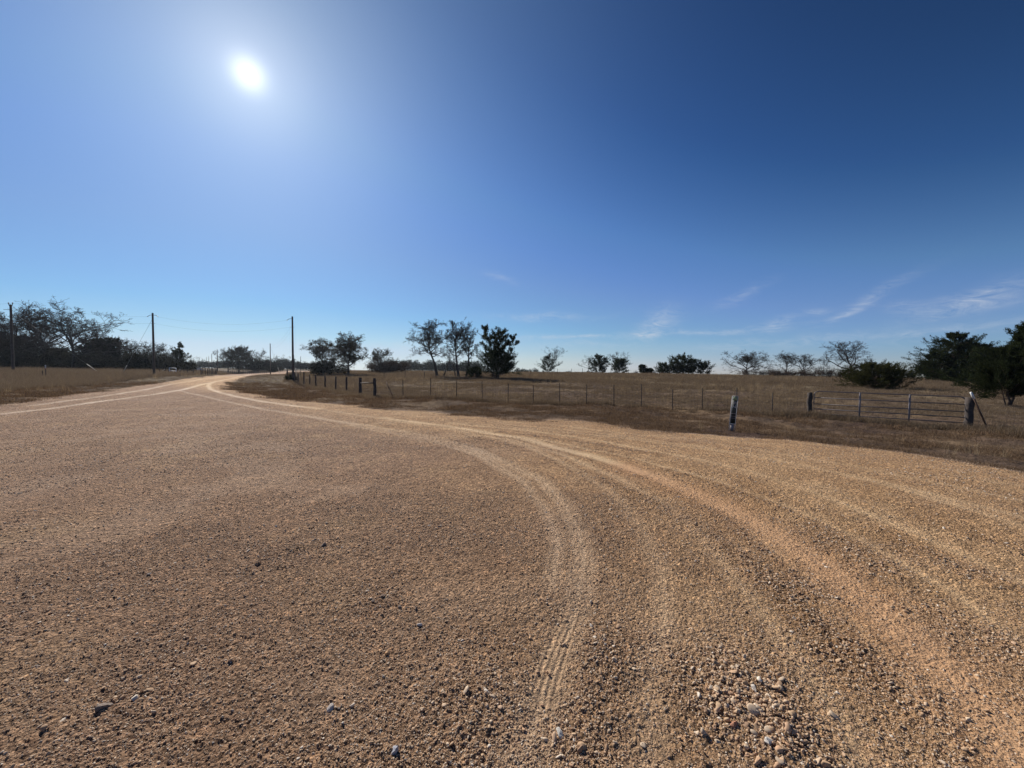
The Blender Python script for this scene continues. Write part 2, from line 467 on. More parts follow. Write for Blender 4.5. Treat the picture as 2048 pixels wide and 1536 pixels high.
def m_gravel(n):
    p = n.new('ShaderNodeNewGeometry').outputs['Position']
    tr, wr, warm, red = (n.attr(a) for a in ('track', 'loose', 'warm', 'red'))
    cool = n.ramp(n.noise(p, .9, 5, .6), [(.3, (.32, .205, .137)), (.52, (.385, .248, .164)), (.72, (.455, .305, .19))])
    wrm = n.ramp(n.noise(p, 1.3, 5, .6), [(.3, (.455, .285, .155)), (.55, (.56, .362, .205)), (.75, (.62, .43, .258))])
    c = n.mix(warm, cool, wrm)
    # individual stones
    vc = n.voro(p, 75, 'Color'); s1 = n.new('ShaderNodeSeparateColor'); n.l.new(vc, s1.inputs[0])
    tone = n.ramp(s1.outputs[0], [(0, (.30, .27, .25)), (.22, (.62, .58, .55)), (.5, (.95, .92, .88)), (.78, (1.25, 1.2, 1.13)), (.95, (1.6, 1.55, 1.45)), (1, (2.3, 2.25, 2.15))])
    c = n.mix(.85, c, tone, 'MULTIPLY')
    vc2 = n.voro(p, 21, 'Color'); s2 = n.new('ShaderNodeSeparateColor'); n.l.new(vc2, s2.inputs[0])
    c = n.mix(.55, c, n.ramp(s2.outputs[1], [(0, (.55, .52, .52)), (.5, (1, 1, 1)), (.92, (1.1, 1.08, 1.05)), (1, (1.7, 1.6, 1.5))]), 'MULTIPLY')
    pale = n.mix(warm, (.60, .455, .335), (.66, .47, .275))
    c = n.mix(n.math('MULTIPLY', tr, .95, clamp=True), c, pale)
    c = n.mix(n.math('MULTIPLY', wr, .5, clamp=True), c, n.mix(warm, (.26, .165, .115), (.30, .17, .085)))
    c = n.mix(n.math('MULTIPLY', red, .6), c, (.56, .30, .155))
    c = n.mix(n.math('MULTIPLY', n.mrange(n.noise(p, .35, 3), .55, .75), .25), c, (.30, .20, .155))
    # clods and pebbles in relief
    h = n.math('MULTIPLY', n.math('SUBTRACT', 1.0, n.voro(p, 60, 'Distance')), .4)
    h = n.math('ADD', h, n.math('MULTIPLY', n.noise(p, 26, 6, .7), 1.2))
    h = n.math('ADD', h, n.math('MULTIPLY', n.noise(p, 5, 3, .6), n.math('MULTIPLY_ADD', wr, 2.0, 1.2)))
    st = n.math('SUBTRACT', 1.0, n.math('MULTIPLY', tr, .55))
    bp = n.new('ShaderNodeBump'); bp.inputs['Distance'].default_value = .055
    n.l.new(h, bp.inputs['Height']); n.l.new(st, bp.inputs['Strength'])
    return principled(n, c, n.math('MULTIPLY_ADD', tr, -.14, .95), bp.outputs[0], .15)


def m_pasture(n):
    p = n.new('ShaderNodeNewGeometry').outputs['Position']
    f1 = n.noise(p, .16, 5, .62, .4); f2 = n.noise(p, 1.6, 5, .65); f3 = n.noise(p, 14, 4, .65)
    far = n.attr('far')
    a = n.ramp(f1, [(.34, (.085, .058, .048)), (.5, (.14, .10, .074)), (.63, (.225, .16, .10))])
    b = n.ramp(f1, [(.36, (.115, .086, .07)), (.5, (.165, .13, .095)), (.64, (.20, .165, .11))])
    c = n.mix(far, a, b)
    c = n.mix(.75, c, n.ramp(f2, [(.28, (.42, .38, .36)), (.5, (.95, .93, .9)), (.72, (1.35, 1.28, 1.15))]), 'MULTIPLY')
    c = n.mix(.6, c, n.ramp(f3, [(.3, (.5, .47, .45)), (.55, (1, 1, 1)), (.75, (1.5, 1.4, 1.25))]), 'MULTIPLY')
    c = n.mix(n.math('MULTIPLY', n.attr('edge'), n.mrange(f3, .3, .6, .35, 1.0)), c, (.36, .25, .165))
    h = n.math('ADD', n.math('MULTIPLY', f3, .5), f2)
    bp = n.new('ShaderNodeBump'); bp.inputs['Distance'].default_value = .12; bp.inputs['Strength'].default_value = 1
    n.l.new(h, bp.inputs['Height'])
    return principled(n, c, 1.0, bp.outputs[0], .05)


def m_leafy(c0, c1, trans=.3, tc=None):
    """foliage or dry blades: two-sided diffuse with light coming through, tone per piece"""
    def f(n):
        gi = n.new('ShaderNodeNewGeometry')
        oi = n.new('ShaderNodeObjectInfo')
        rnd = n.math('FRACT', n.math('ADD', gi.outputs['Random Per Island'], oi.outputs['Random']))
        c = n.mix(rnd, c0, c1)
        d = n.new('ShaderNodeBsdfDiffuse'); n.l.new(c, d.inputs[0])
        t = n.new('ShaderNodeBsdfTranslucent'); n.l.new(n.mix(1.0, c, tc or (1.1, 1.05, .8), 'MULTIPLY'), t.inputs[0])
        mx = n.new('ShaderNodeMixShader'); mx.inputs[0].default_value = trans
        n.l.new(d.outputs[0], mx.inputs[1]); n.l.new(t.outputs[0], mx.inputs[2])
        return mx.outputs[0]
    return f


def m_stone(n):
    oi = n.new('ShaderNodeObjectInfo'); r_ = oi.outputs['Random']
    p = n.new('ShaderNodeTexCoord').outputs['Object']
    c = n.ramp(r_, [(0, (.30, .195, .13)), (.2, (.44, .295, .185)), (.45, (.54, .385, .25)), (.62, (.47, .285, .175)), (.78, (.64, .50, .36)), (.9, (.42, .33, .25)), (1, (.78, .69, .58))])
    c = n.mix(.5, c, n.ramp(n.noise(p, 2.5, 4, .7), [(.3, (.6, .58, .56)), (.7, (1.25, 1.22, 1.2))]), 'MULTIPLY')
    return principled(n, c, .85, None, .25)


def m_bark(c0, c1):
    def f(n):
        p = n.new('ShaderNodeTexCoord').outputs['Object']
        c = n.mix(n.mrange(n.noise(p, 5, 5, .7), .3, .7), c0, c1)
        return principled(n, c, 1.0, None, .0)
    return f


mat('gravel', build=m_gravel); mat('pasture', build=m_pasture)
mat('stone', build=m_stone)
mat('oak_bark', build=m_bark((.040, .034, .032), (.10, .085, .076)))
mat('oak_twig', build=m_bark((.042, .034, .031), (.085, .07, .062)))
mat('cedar_bark', build=m_bark((.07, .05, .04), (.16, .12, .095)))
mat('cedar_leaf', build=m_leafy((.018, .026, .014), (.045, .055, .026), .22))
mat('olive_leaf', build=m_leafy((.024, .029, .013), (.06, .06, .025), .3))
mat('oak_leaf', build=m_leafy((.035, .032, .02), (.08, .068, .038), .3))
mat('brush_leaf', build=m_leafy((.018, .02, .016), (.045, .043, .032), .2))
mat('brush_twig', build=m_leafy((.07, .05, .042), (.15, .115, .095), .1))
mat('far_leaf', build=m_leafy((.02, .026, .02), (.045, .052, .04), .2))
mat('dry_grass', build=m_leafy((.07, .048, .038), (.27, .19, .125), .3, (1.1, .98, .8)))
mat('pasture_grass', build=m_leafy((.10, .075, .062), (.30, .235, .165), .33, (1.1, 1.0, .82)))
mat('seed_grass', build=m_leafy((.20, .15, .10), (.46, .37, .25), .4, (1.1, 1.0, .82)))
mat('grey_grass', build=m_leafy((.12, .092, .074), (.26, .21, .155), .35, (1.08, .98, .82)))
mat('pole_wood', (.075, .055, .045), .9, var=.35, vscale=3)
mat('post_wood', (.06, .047, .042), .95, var=.5, vscale=9)
mat('steel_post', (.045, .035, .033), .8, .2, var=.3, vscale=12)
mat('wire', (.10, .085, .08), .8, .1)
mat('galvanised', (.15, .13, .133), .6, .2, var=.2, vscale=9)
mat('upright_zinc', (.21, .185, .195), .65, .1, var=.15, vscale=9)
mat('white_paint', (.78, .78, .78), .4)
mat('rust_pipe', (.13, .075, .05), .7, .3, var=.4, vscale=8)
mat('cable', (.10, .10, .11), .6)
mat('sign_dark', (.022, .028, .027), .5)
mat('sign_green', (.20, .26, .16), .5)
mat('sign_white', (.58, .57, .57), .5)
mat('sign_clear', (.24, .21, .215), .5)
mat('guard_yellow', (.55, .50, .40), .5)
mat('marker_red', (.28, .05, .04), .5)
mat('car_white', (.75, .75, .75), .3)
mat('car_glass', (.5, .55, .6), .05, .9)
mat('tyre', (.02, .02, .02), .9)
mat('insulator', (.30, .22, .18), .3)

# ------------------------------------------------------------------ mesh helpers


def mesh_np(name, v, f, m=None, parent=None, smooth=False, k=None):
    """v (N,3); f (M,k) or list of such arrays"""
    fs = f if isinstance(f, list) else [f]
    fs = [np.asarray(a, np.int32) for a in fs if len(a)]
    me = bpy.data.meshes.new(name)
    v = np.asarray(v, np.float32)
    me.vertices.add(len(v)); me.vertices.foreach_set('co', v.ravel())
    tot = np.concatenate([np.full(len(a), a.shape[1], np.int32) for a in fs])
    loops = np.concatenate([a.ravel() for a in fs])
    me.loops.add(len(loops)); me.loops.foreach_set('vertex_index', loops)
    me.polygons.add(len(tot))
    st = np.zeros(len(tot), np.int32); st[1:] = np.cumsum(tot)[:-1]
    me.polygons.foreach_set('loop_start', st)
    me.update(calc_edges=True); me.validate()
    if m: me.materials.append(MATS[m])
    if smooth: me.polygons.foreach_set('use_smooth', np.ones(len(me.polygons), bool))
    o = bpy.data.objects.new(name, me); COL.objects.link(o)
    if parent: o.parent = parent
    return o


class MB:
    """collects boxes, bars and tubes into ONE mesh"""
    def __init__(s): s.v = []; s.q = []; s.t = []; s.n = 0

    def add(s, v, q=(), t=()):
        v = np.asarray(v, float)
        s.v.append(v)
        if len(q): s.q.append(np.asarray(q) + s.n)
        if len(t): s.t.append(np.asarray(t) + s.n)
        s.n += len(v)

    def tube(s, pts, rad, k=8, cap=True, squash=None):
        pts = np.asarray(pts, float); n = len(pts)
        rad = np.broadcast_to(np.asarray(rad, float), (n,))
        v, q = tubes(pts[None], rad[None], k)
        base = len(v)
        tr = []
        if cap:
            v = np.vstack([v, pts[0], pts[-1]])
            for j in range(k):
                tr.append((base, (j + 1) % k, j)); tr.append((base + 1, (n - 1) * k + j, (n - 1) * k + (j + 1) % k))
        s.add(v, q, tr)

    def box(s, c, size, rz=0.0, tilt=None):
        c = np.asarray(c, float); hx, hy, hz = (a / 2 for a in size)
        v = np.array([(sx * hx, sy * hy, sz * hz) for sz in (-1, 1) for sy in (-1, 1) for sx in (-1, 1)])
        if tilt is not None: v = v @ np.array(tilt).T
        ca, sa = math.cos(rz), math.sin(rz)
        v = np.stack([v[:, 0] * ca - v[:, 1] * sa, v[:, 0] * sa + v[:, 1] * ca, v[:, 2]], 1) + c
        s.add(v, [(0, 2, 3, 1), (4, 5, 7, 6), (0, 1, 5, 4), (2, 6, 7, 3), (0, 4, 6, 2), (1, 3, 7, 5)])

    def build(s, name, m, parent=None, smooth=False):
        return mesh_np(name, np.vstack(s.v), [np.vstack(a) for a in (s.q, s.t) if a], m, parent, smooth)


def tubes(pts, rad, k):
    """pts (B,n,3), rad (B,n) -> verts, quads of B open tubes with k sides"""
    B, n, _ = pts.shape
    tg = np.empty_like(pts)
    tg[:, 1:-1] = pts[:, 2:] - pts[:, :-2]; tg[:, 0] = pts[:, 1] - pts[:, 0]; tg[:, -1] = pts[:, -1] - pts[:, -2]
    tg /= np.linalg.norm(tg, axis=-1, keepdims=True) + 1e-9
    m = tg.mean(1)
    ref = np.where(np.abs(m[:, 2:3]) > .75, np.array([[1., 0, 0]]), np.array([[0, 0, 1.]]))
    ref = np.repeat(ref[:, None], n, 1)
    a = np.cross(tg, ref); a /= np.linalg.norm(a, axis=-1, keepdims=True) + 1e-9
    b = np.cross(tg, a)
    ang = np.arange(k) / k * 2 * np.pi
    v = pts[:, :, None] + rad[:, :, None, None] * (np.cos(ang)[None, None, :, None] * a[:, :, None] + np.sin(ang)[None, None, :, None] * b[:, :, None])
    idx = np.arange(B * n * k).reshape(B, n, k)
    nx = np.roll(idx, -1, 2)
    q = np.stack([idx[:, :-1], nx[:, :-1], nx[:, 1:], idx[:, 1:]], -1).reshape(-1, 4)
    return v.reshape(-1, 3), q


def tag(o, label=None, cat=None, group=None, kind=None):
    if label: o['label'] = label
    if cat: o['category'] = cat
    if group: o['group'] = group
    if kind: o['kind'] = kind
    return o


def empty(name, loc, label, cat, group=None, rz=0.0):
    o = bpy.data.objects.new(name, None); COL.objects.link(o)
    o.location = loc; o.rotation_euler = (0, 0, rz); o.empty_display_size = .2
    return tag(o, label, cat, group)


# ------------------------------------------------------------------ ground sheets
def build_ground():
    fine = np.linspace(R(-64), R(64), 1000)
    coarse = np.linspace(R(64), R(296), 90)[1:-1]
    th = np.concatenate([fine, coarse])
    r = np.concatenate([np.linspace(.02, .9, 14)[:-1], np.exp(np.linspace(np.log(.9), np.log(9), 620))[:-1], np.exp(np.linspace(np.log(9), np.log(60), 230))[:-1], np.exp(np.linspace(np.log(60), np.log(260), 150))[:-1], np.exp(np.linspace(np.log(260), np.log(1500), 30))])
    nt, nr = len(th), len(r)
    TH, RR = np.meshgrid(th, r)
    x = (RR * np.sin(TH)).ravel(); y = (RR * np.cos(TH)).ravel()
    sd = road_sd(x, y)
    tr, wr, warm, red = track_fields(x, y)
    onr = sstep(1.0, -1.0, sd); rr = np.sqrt(x * x + y * y)
    z = zbase(x, y) + onr * zroad_micro(x, y, tr, wr) * sstep(60, 25, rr) + zfield_micro(x, y, sd)
    # gravel in relief where the sheet is fine enough to carry it
    g = sstep(14, 5, rr) * onr
    z = z + g * zgrit(x, y, tr, wr) * (1 - .75 * tread_mask(x, y)) + ztread(x, y)
    V = np.stack([x, y, z], 1)
    i = np.arange(nr * nt).reshape(nr, nt)
    nxt = np.roll(i, -1, 1)
    q = np.stack([i[:-1], nxt[:-1], nxt[1:], i[1:]], -1).reshape(-1, 4)[:, ::-1]
    fs = sd[q].mean(1)
    for name, m, sel in (('gravel_road', 'gravel', fs < 0), ('ground', 'pasture', fs >= 0)):
        qq = q[sel]
        used = np.unique(qq); mp = np.full(len(V), -1, np.int64); mp[used] = np.arange(len(used))
        o = mesh_np(name, V[used], mp[qq], m, smooth=True)
        me = o.data
        if name == 'gravel_road':
            for an, arr in (('track', tr), ('loose', wr), ('warm', warm), ('red', red)):
                a = me.attributes.new(an, 'FLOAT', 'POINT'); a.data.foreach_set('value', arr[used].astype(np.float32))
        else:
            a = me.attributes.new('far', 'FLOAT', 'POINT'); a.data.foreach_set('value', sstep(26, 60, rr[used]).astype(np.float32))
            a = me.attributes.new('edge', 'FLOAT', 'POINT'); a.data.foreach_set('value', sstep(.7, .03, sd[used]).astype(np.float32))
        tag(o, kind='structure')


build_ground()

# ------------------------------------------------------------------ scattered stuff (stones, grass): points + instances


def scatter(name, pts, rot, scl, variants, label, cat):
    me = bpy.data.meshes.new(name)
    me.vertices.add(len(pts)); me.vertices.foreach_set('co', np.asarray(pts, np.float32).ravel())
    for an, arr in (('rot', rot), ('scl', scl)):
        a = me.attributes.new(an, 'FLOAT_VECTOR', 'POINT'); a.data.foreach_set('vector', np.asarray(arr, np.float32).ravel())
    o = bpy.data.objects.new(name, me); COL.objects.link(o)
    g = bpy.data.node_groups.new(name, 'GeometryNodeTree')
    g.interface.new_socket('Geometry', in_out='INPUT', socket_type='NodeSocketGeometry')
    g.interface.new_socket('Geometry', in_out='OUTPUT', socket_type='NodeSocketGeometry')
    N, L = g.nodes, g.links
    gi, go = N.new('NodeGroupInput'), N.new('NodeGroupOutput')
    ip = N.new('GeometryNodeInstanceOnPoints'); ip.inputs['Pick Instance'].default_value = True
    jg = N.new('GeometryNodeJoinGeometry')
    for v in variants:
        oi = N.new('GeometryNodeObjectInfo'); oi.inputs['Object'].default_value = v; oi.inputs['As Instance'].default_value = True
        L.new(oi.outputs['Geometry'], jg.inputs[0])
    L.new(gi.outputs[0], ip.inputs['Points']); L.new(jg.outputs[0], ip.inputs['Instance'])
    for an, sock in (('rot', 'Rotation'), ('scl', 'Scale')):
        na = N.new('GeometryNodeInputNamedAttribute'); na.data_type = 'FLOAT_VECTOR'; na.inputs[0].default_value = an
        src = na.outputs[0]
        if sock == 'Rotation':
            e = N.new('FunctionNodeEulerToRotation'); L.new(src, e.inputs[0]); src = e.outputs[0]
        L.new(src, ip.inputs[sock])
    L.new(ip.outputs[0], go.inputs[0])
    md = o.modifiers.new('scatter', 'NODES'); md.node_group = g
    tag(o, label, cat, kind='stuff')
    return o


def hidden(o):
    COL.objects.unlink(o); return o


def stone_mesh(name, seed, sub=2, m='stone'):
    bm = bmesh.new(); bmesh.ops.create_icosphere(bm, subdivisions=sub, radius=1.0)
    v = np.array([p.co[:] for p in bm.verts]); f = np.array([[q.index for q in p.verts] for p in bm.faces]); bm.free()
    rg = np.random.default_rng(seed)
    for _ in range(7):                       # planar cuts give a broken, angular pebble
        d = rg.normal(size=3); d /= np.linalg.norm(d); h = rg.uniform(.34, .78)
        over = np.maximum(v @ d - h, 0); v = v - over[:, None] * d * .92
    v *= np.array([1, rg.uniform(.7, .95), rg.uniform(.5, .75)])
    v += rg.normal(size=v.shape) * .03
    return mesh_np(name, v, f, m)


def polar_pts(n, r0, r1, th0=R(-60), th1=R(60), pw=1.0):
    """random points, denser close to the viewer's side of the road"""
    u = RNG.random(n); a = 2 - pw
    r = np.exp(np.log(r0) + u * (np.log(r1) - np.log(r0))) if abs(a) < 1e-6 else (r0 ** a + u * (r1 ** a - r0 ** a)) ** (1 / a)
    th = RNG.uniform(th0, th1, n)
    return r * np.sin(th), r * np.cos(th)


def build_gravel():
    var = [hidden(stone_mesh('pebble', 200 + i)) for i in range(6)]
    X, Y, SZ = [], [], []
    # small grit and pebbles near, fewer and larger ones farther
    for n, r0, r1, pw, s0, sg, thin in ((270000, 1.15, 5.2, 1.05, .0034, .32, .25), (90000, 3.6, 13, 1.0, .0058, .36, .3), (14000, 1.2, 9, 1.0, .0066, .42, .75), (110000, 8, 34, 1.2, .0115, .33, .3)):
        x, y = polar_pts(n, r0, r1, pw=pw)
        sd = road_sd(x, y); tr, wr, wm, rd = track_fields(x, y)
        den = ((1 - thin * .55) * (1 - .8 * tr) + wr * 1.2) * (1 - .8 * tread_mask(x, y))
        den = den * (1 + 1.3 * fbm(x * 1.7, y * 1.7, 77, 3)) * np.where(sd < .1 + RNG.random(n) ** 2.5 * 1.1, 1, 0)
        if thin > .5: den = den * (.16 + 1.0 * wr)
        k = RNG.random(n) < den
        x, y, wr = x[k], y[k], wr[k]
        s = s0 * np.exp(RNG.normal(size=len(x)) * sg) * (1 + .35 * wr)
        X.append(x); Y.append(y); SZ.append(np.minimum(s, .0135 + .006 * np.clip(wr, 0, 1)))
    # the heap of larger pale stones and the loose rows
    for px_, py_, rr, s_ in PILES:
        n = int(420 * s_ * (rr / .35) ** 2 * (1.7 if s_ >= 1 else .45))
        x = px_ + RNG.normal(size=n) * rr * .6; y = py_ + RNG.normal(size=n) * rr * .6
        k = np.hypot(x, y) > 1.2; x, y = x[k], y[k]
        X.append(x); Y.append(y); SZ.append(np.minimum(.0085 * np.exp(RNG.normal(size=len(x)) * .45), .026))
    x, y, s = np.concatenate(X), np.concatenate(Y), np.concatenate(SZ)
    z = zground(x, y)
    rr = np.hypot(x, y)
    tr, wr, _, _ = track_fields(x, y)
    z = z + sstep(14, 5, rr) * zgrit(x, y, tr, wr)
    p = np.stack([x, y, z + s * .15], 1)
    rot = np.stack([RNG.normal(size=len(x)) * .35, RNG.normal(size=len(x)) * .35, RNG.uniform(0, 6.28, len(x))], 1)
    scl = s[:, None] * RNG.uniform(.7, 1.35, (len(x), 3))
    scatter('gravel', p, rot, scl, var, 'loose tan, brown and grey gravel strewn over the road', 'gravel')


def tuft_mesh(name, seed, blades, h, spread, wid, m, lean=.5, segs=2):
    rg = np.random.default_rng(seed)
    b0 = rg.normal(size=(blades, 2)) * spread
    az = rg.uniform(0, 2 * np.pi, blades); ln = h * rg.uniform(.45, 1.1, blades); le = np.abs(rg.normal(size=blades)) * lean + .1
    dirx, diry = np.cos(az), np.sin(az); wx, wy = -diry, dirx
    V = []; F = []
    tt = np.linspace(0, 1, segs + 1)
    for i in range(blades):
        base = len(V)
        for j, t in enumerate(tt):
            ang = le[i] * t * 1.2
            px_ = b0[i, 0] + dirx[i] * ln[i] * t * math.sin(ang); py_ = b0[i, 1] + diry[i] * ln[i] * t * math.sin(ang)
            pz = ln[i] * t * math.cos(ang) - .01
            w = wid * (1 - t) * .5
            if j < segs:
                V.append((px_ + wx[i] * w, py_ + wy[i] * w, pz)); V.append((px_ - wx[i] * w, py_ - wy[i] * w, pz))
            else: V.append((px_, py_, pz))
        for j in range(segs - 1): F.append((base + 2 * j, base + 2 * j + 1, base + 2 * j + 3, base + 2 * j + 2))
        F.append((base + 2 * segs - 2, base + 2 * segs - 1, base + 2 * segs, base + 2 * segs))
    F = np.array(F)
    tri = F[:, 2] == F[:, 3]
    return mesh_np(name, np.array(V), [F[~tri], F[tri][:, :3]], m)


def grass_scatter(name, x, y, s, var, label, flat=1.0):
    z = zground(x, y); n = len(x)
    p = np.stack([x, y, z], 1)
    rot = np.stack([RNG.normal(size=n) * .12, RNG.normal(size=n) * .12, RNG.uniform(0, 6.28, n)], 1)
    scl = np.stack([s, s, s * flat * RNG.uniform(.6, 1.3, n)], 1)
    return scatter(name, p, rot, scl, var, label, 'grass')


def build_grass():
    short = [hidden(tuft_mesh('tuft', 300 + i, 34, .13, .10, .007, 'dry_grass', .9)) for i in range(5)]
    mid = [hidden(tuft_mesh('tuft', 320 + i, 44, .32, .13, .010, 'pasture_grass', .55)) for i in range(5)]
    tall = [hidden(tuft_mesh('tuft', 340 + i, 40, .62, .16, .013, 'grey_grass', .35, 3)) for i in range(4)]
    # verge on both sides
    x, y = polar_pts(120000, 6.2, 60, R(-62), R(60), 1.35)
    sd = road_sd(x, y); f = fbm(x * .8, y * .8, 61, 4)
    fd = seg_dist(x, y, FENCE_LINE)
    fieldside = in_field(x, y)
    k = (sd > -.45 + RNG.random(len(x)) ** .6 * .75) & (RNG.random(len(x)) < (.56 + 1.4 * f)) & ~fieldside
    x, y, fd, f = x[k], y[k], fd[k], f[k]; r = np.hypot(x, y)
    s = (.75 + .9 * np.clip(f + .2, 0, 1)) * np.clip(r / 14, .85, 1.9) * RNG.uniform(.6, 1.3, len(x))
    grass_scatter('verge_grass', x, y, s, short, 'short dry brown grass of the verges along the gravel', .6)
    x, y = polar_pts(60000, 45, 210, R(-60), R(-20), 1.1); sd = road_sd(x, y)
    k = (sd > .2) & ~in_field(x, y) & (RNG.random(len(x)) < .75 + fbm(x * .2, y * .2, 63, 3)); x, y = x[k], y[k]
    grass_scatter('roadside_grass', x, y, np.clip(np.hypot(x, y) / 60, .9, 2.2) * RNG.uniform(.35, .8, len(x)), mid, 'low golden brown grass beside the far bend of the road', .45)
    n = 9000
    x, y = polar_pts(n, 6.5, 45, R(-60), R(60), 1.25); sd = road_sd(x, y)
    f = fbm(x * .9, y * .9, 161, 3)
    k = (sd > .5) & ~in_field(x, y) & (RNG.random(n) < 1.5 * np.clip(f, 0, 1))
    x, y = x[k], y[k]
    grass_scatter('rough_grass', x, y, RNG.uniform(.3, .55, len(x)) * np.clip(np.hypot(x, y) / 16, .8, 1.4), mid, 'rougher clumps standing in the verge grass', .8)
    # a rank, taller line of growth at the foot of the fences
    n = 15000
    t = RNG.random(n); FL = np.array(FENCE_LINE); sl_ = np.hypot(*(FL[1:] - FL[:-1]).T); cs = np.concatenate([[0], np.cumsum(sl_)]) / sl_.sum()
    x = np.interp(t, cs, FL[:, 0]) + RNG.normal(size=n) * .35; y = np.interp(t, cs, FL[:, 1]) + RNG.normal(size=n) * .35 - .2
    k = RNG.random(n) < .6 + 1.1 * fbm(x * .5, y * .5, 83, 3)
    x, y = x[k], y[k]
    grass_scatter('fence_line_grass', x, y, RNG.uniform(.5, 1.15, len(x)), mid, 'taller ragged dry grass at the foot of the field fence', .95)
    # pasture
    x, y = polar_pts(150000, 15, 165, R(-40), R(62), 1.15)
    f = fbm(x * .22, y * .22, 91, 4)
    k = in_field(x, y) & (RNG.random(len(x)) < (.6 + 1.0 * f)); x, y, f = x[k], y[k], f[k]; r = np.hypot(x, y)
    s = np.clip(r / 34, .65, 2.2) * RNG.uniform(.5, 1.2, len(x)) * (1 + .5 * f)
    grass_scatter('pasture_grass', x, y, s, mid, 'dry brown and straw grass of the fenced pasture', .55)
    seed = [hidden(tuft_mesh('tuft', 360 + i, 16, .75, .10, .010, 'seed_grass', .3, 3)) for i in range(4)]
    x, y = polar_pts(16000, 9, 110, R(-55), R(60), 1.2); sd = road_sd(x, y)
    k = (sd > 1.2) & (RNG.random(len(x)) < 2.4 * np.clip(fbm(x * .18, y * .18, 171, 4), 0, 1) * np.where(in_field(x, y), 1, .25)); x, y = x[k], y[k]
    grass_scatter('weed_grass', x, y, np.clip(np.hypot(x, y) / 45, .5, 1.3) * RNG.uniform(.5, 1.1, len(x)), seed, 'pale dry weed stems standing in drifts over the pasture', .9)
    # tall grey grass in front of the woods beyond the road
    x, y = polar_pts(70000, 38, 175, R(-62), R(-26), 1.1)
    az = np.degrees(np.arctan2(x, y))
    sd = road_sd(x, y); lim = np.interp(az, [-62, -53, -48, -44, -40, -36, -30, -26], [40, 44, 50, 56, 70, 95, 140, 140])
    k = (sd > 3.5) & (y > lim * np.cos(np.arctan2(x, y)) * 1.0) & ~in_field(x, y) & (RNG.random(len(x)) < .75 + fbm(x * .15, y * .15, 95, 3)); x, y = x[k], y[k]
    grass_scatter('tall_grass', x, y, np.clip(np.hypot(x, y) / 70, .9, 1.8) * RNG.uniform(.6, 1.15, len(x)), tall, 'tall pale grey grass in front of the woods across the road', .95)


FENCE_LINE = [tuple(P(px, D)[:2]) for px, D in ((2300, 10.6), (1985, 14.9), (1940, 15.3), (1622, 18.1), (1200, 21.2), (749, 24.0), (720, 27.5), (671, 34.5), (632, 44), (607, 50), (586, 57), (578, 62))]


def in_field(x, y):
    """inside the fenced pasture"""
    pts = FENCE_LINE + [tuple(P(575, 140)[:2]), tuple(P(560, 400)[:2]), (200, 400), (300, 60), (60, 8)]
    ins = np.zeros(np.shape(x), bool); n = len(pts)
    for i in range(n):
        ax, ay = pts[i]; bx, by = pts[(i + 1) % n]
        ins ^= ((ay > y) != (by > y)) & (x < (bx - ax) * (y - ay) / (by - ay + 1e-12) + ax)
    return ins


build_gravel()
build_grass()

# ------------------------------------------------------------------ trees


def unit(a): return a / (np.linalg.norm(a, axis=-1, keepdims=True) + 1e-9)


def grow(p0, d0, ln, r0, r1, n, wig, up, rg):
    """B crooked branches as polylines (B,n+1,3) with tapering radii"""
    B = len(p0); pts = np.empty((B, n + 1, 3)); pts[:, 0] = p0; d = d0.copy()
    for i in range(n):
        d = unit(d + rg.normal(size=(B, 3)) * wig + np.array([0, 0, up]))
        pts[:, i + 1] = pts[:, i] + d * (ln / n)[:, None]
    t = np.linspace(0, 1, n + 1)
    return pts, r0[:, None] * (1 - t) + r1[:, None] * t


def spawn(pts, rad, nc, t0, t1, ang, lr, rr, ln, rg):
    """nc children on each parent branch"""
    B, n, _ = pts.shape
    t = np.clip(rg.uniform(t0, t1, (B, nc)), 0, .999) * (n - 1)
    t[:, 0] = (n - 1) * .97
    i = np.floor(t).astype(int); f = (t - i)[..., None]
    b = np.arange(B)[:, None]
    p = pts[b, i] * (1 - f) + pts[b, i + 1] * f
    d = unit(pts[b, i + 1] - pts[b, i])
    rv = unit(rg.normal(size=(B, nc, 3))); perp = unit(np.cross(d, rv))
    a = ang * rg.uniform(.6, 1.3, (B, nc, 1)); a[:, 0] *= .5
    dd = d * np.cos(a) + perp * np.sin(a)
    rp = rad[b, i] * (1 - f[..., 0]) + rad[b, i + 1] * f[..., 0]
    L = ln[:, None] * lr * rg.uniform(.55, 1.25, (B, nc)) * (1.1 - .35 * t / (n - 1))
    return p.reshape(-1, 3), dd.reshape(-1, 3), L.ravel(), (rp * rr * rg.uniform(.75, 1.0, (B, nc))).ravel()


def leaf_cards(p, d, L, Wd, rg):
    n = len(p); s = unit(np.cross(d, rg.normal(size=(n, 3))))
    v = np.empty((n, 4, 3))
    v[:, 0] = p; v[:, 1] = p + d * (L * .45)[:, None] + s * (Wd * .5)[:, None]; v[:, 2] = p + d * L[:, None]; v[:, 3] = p + d * (L * .45)[:, None] - s * (Wd * .5)[:, None]
    return v.reshape(-1, 3), np.arange(n * 4).reshape(n, 4)


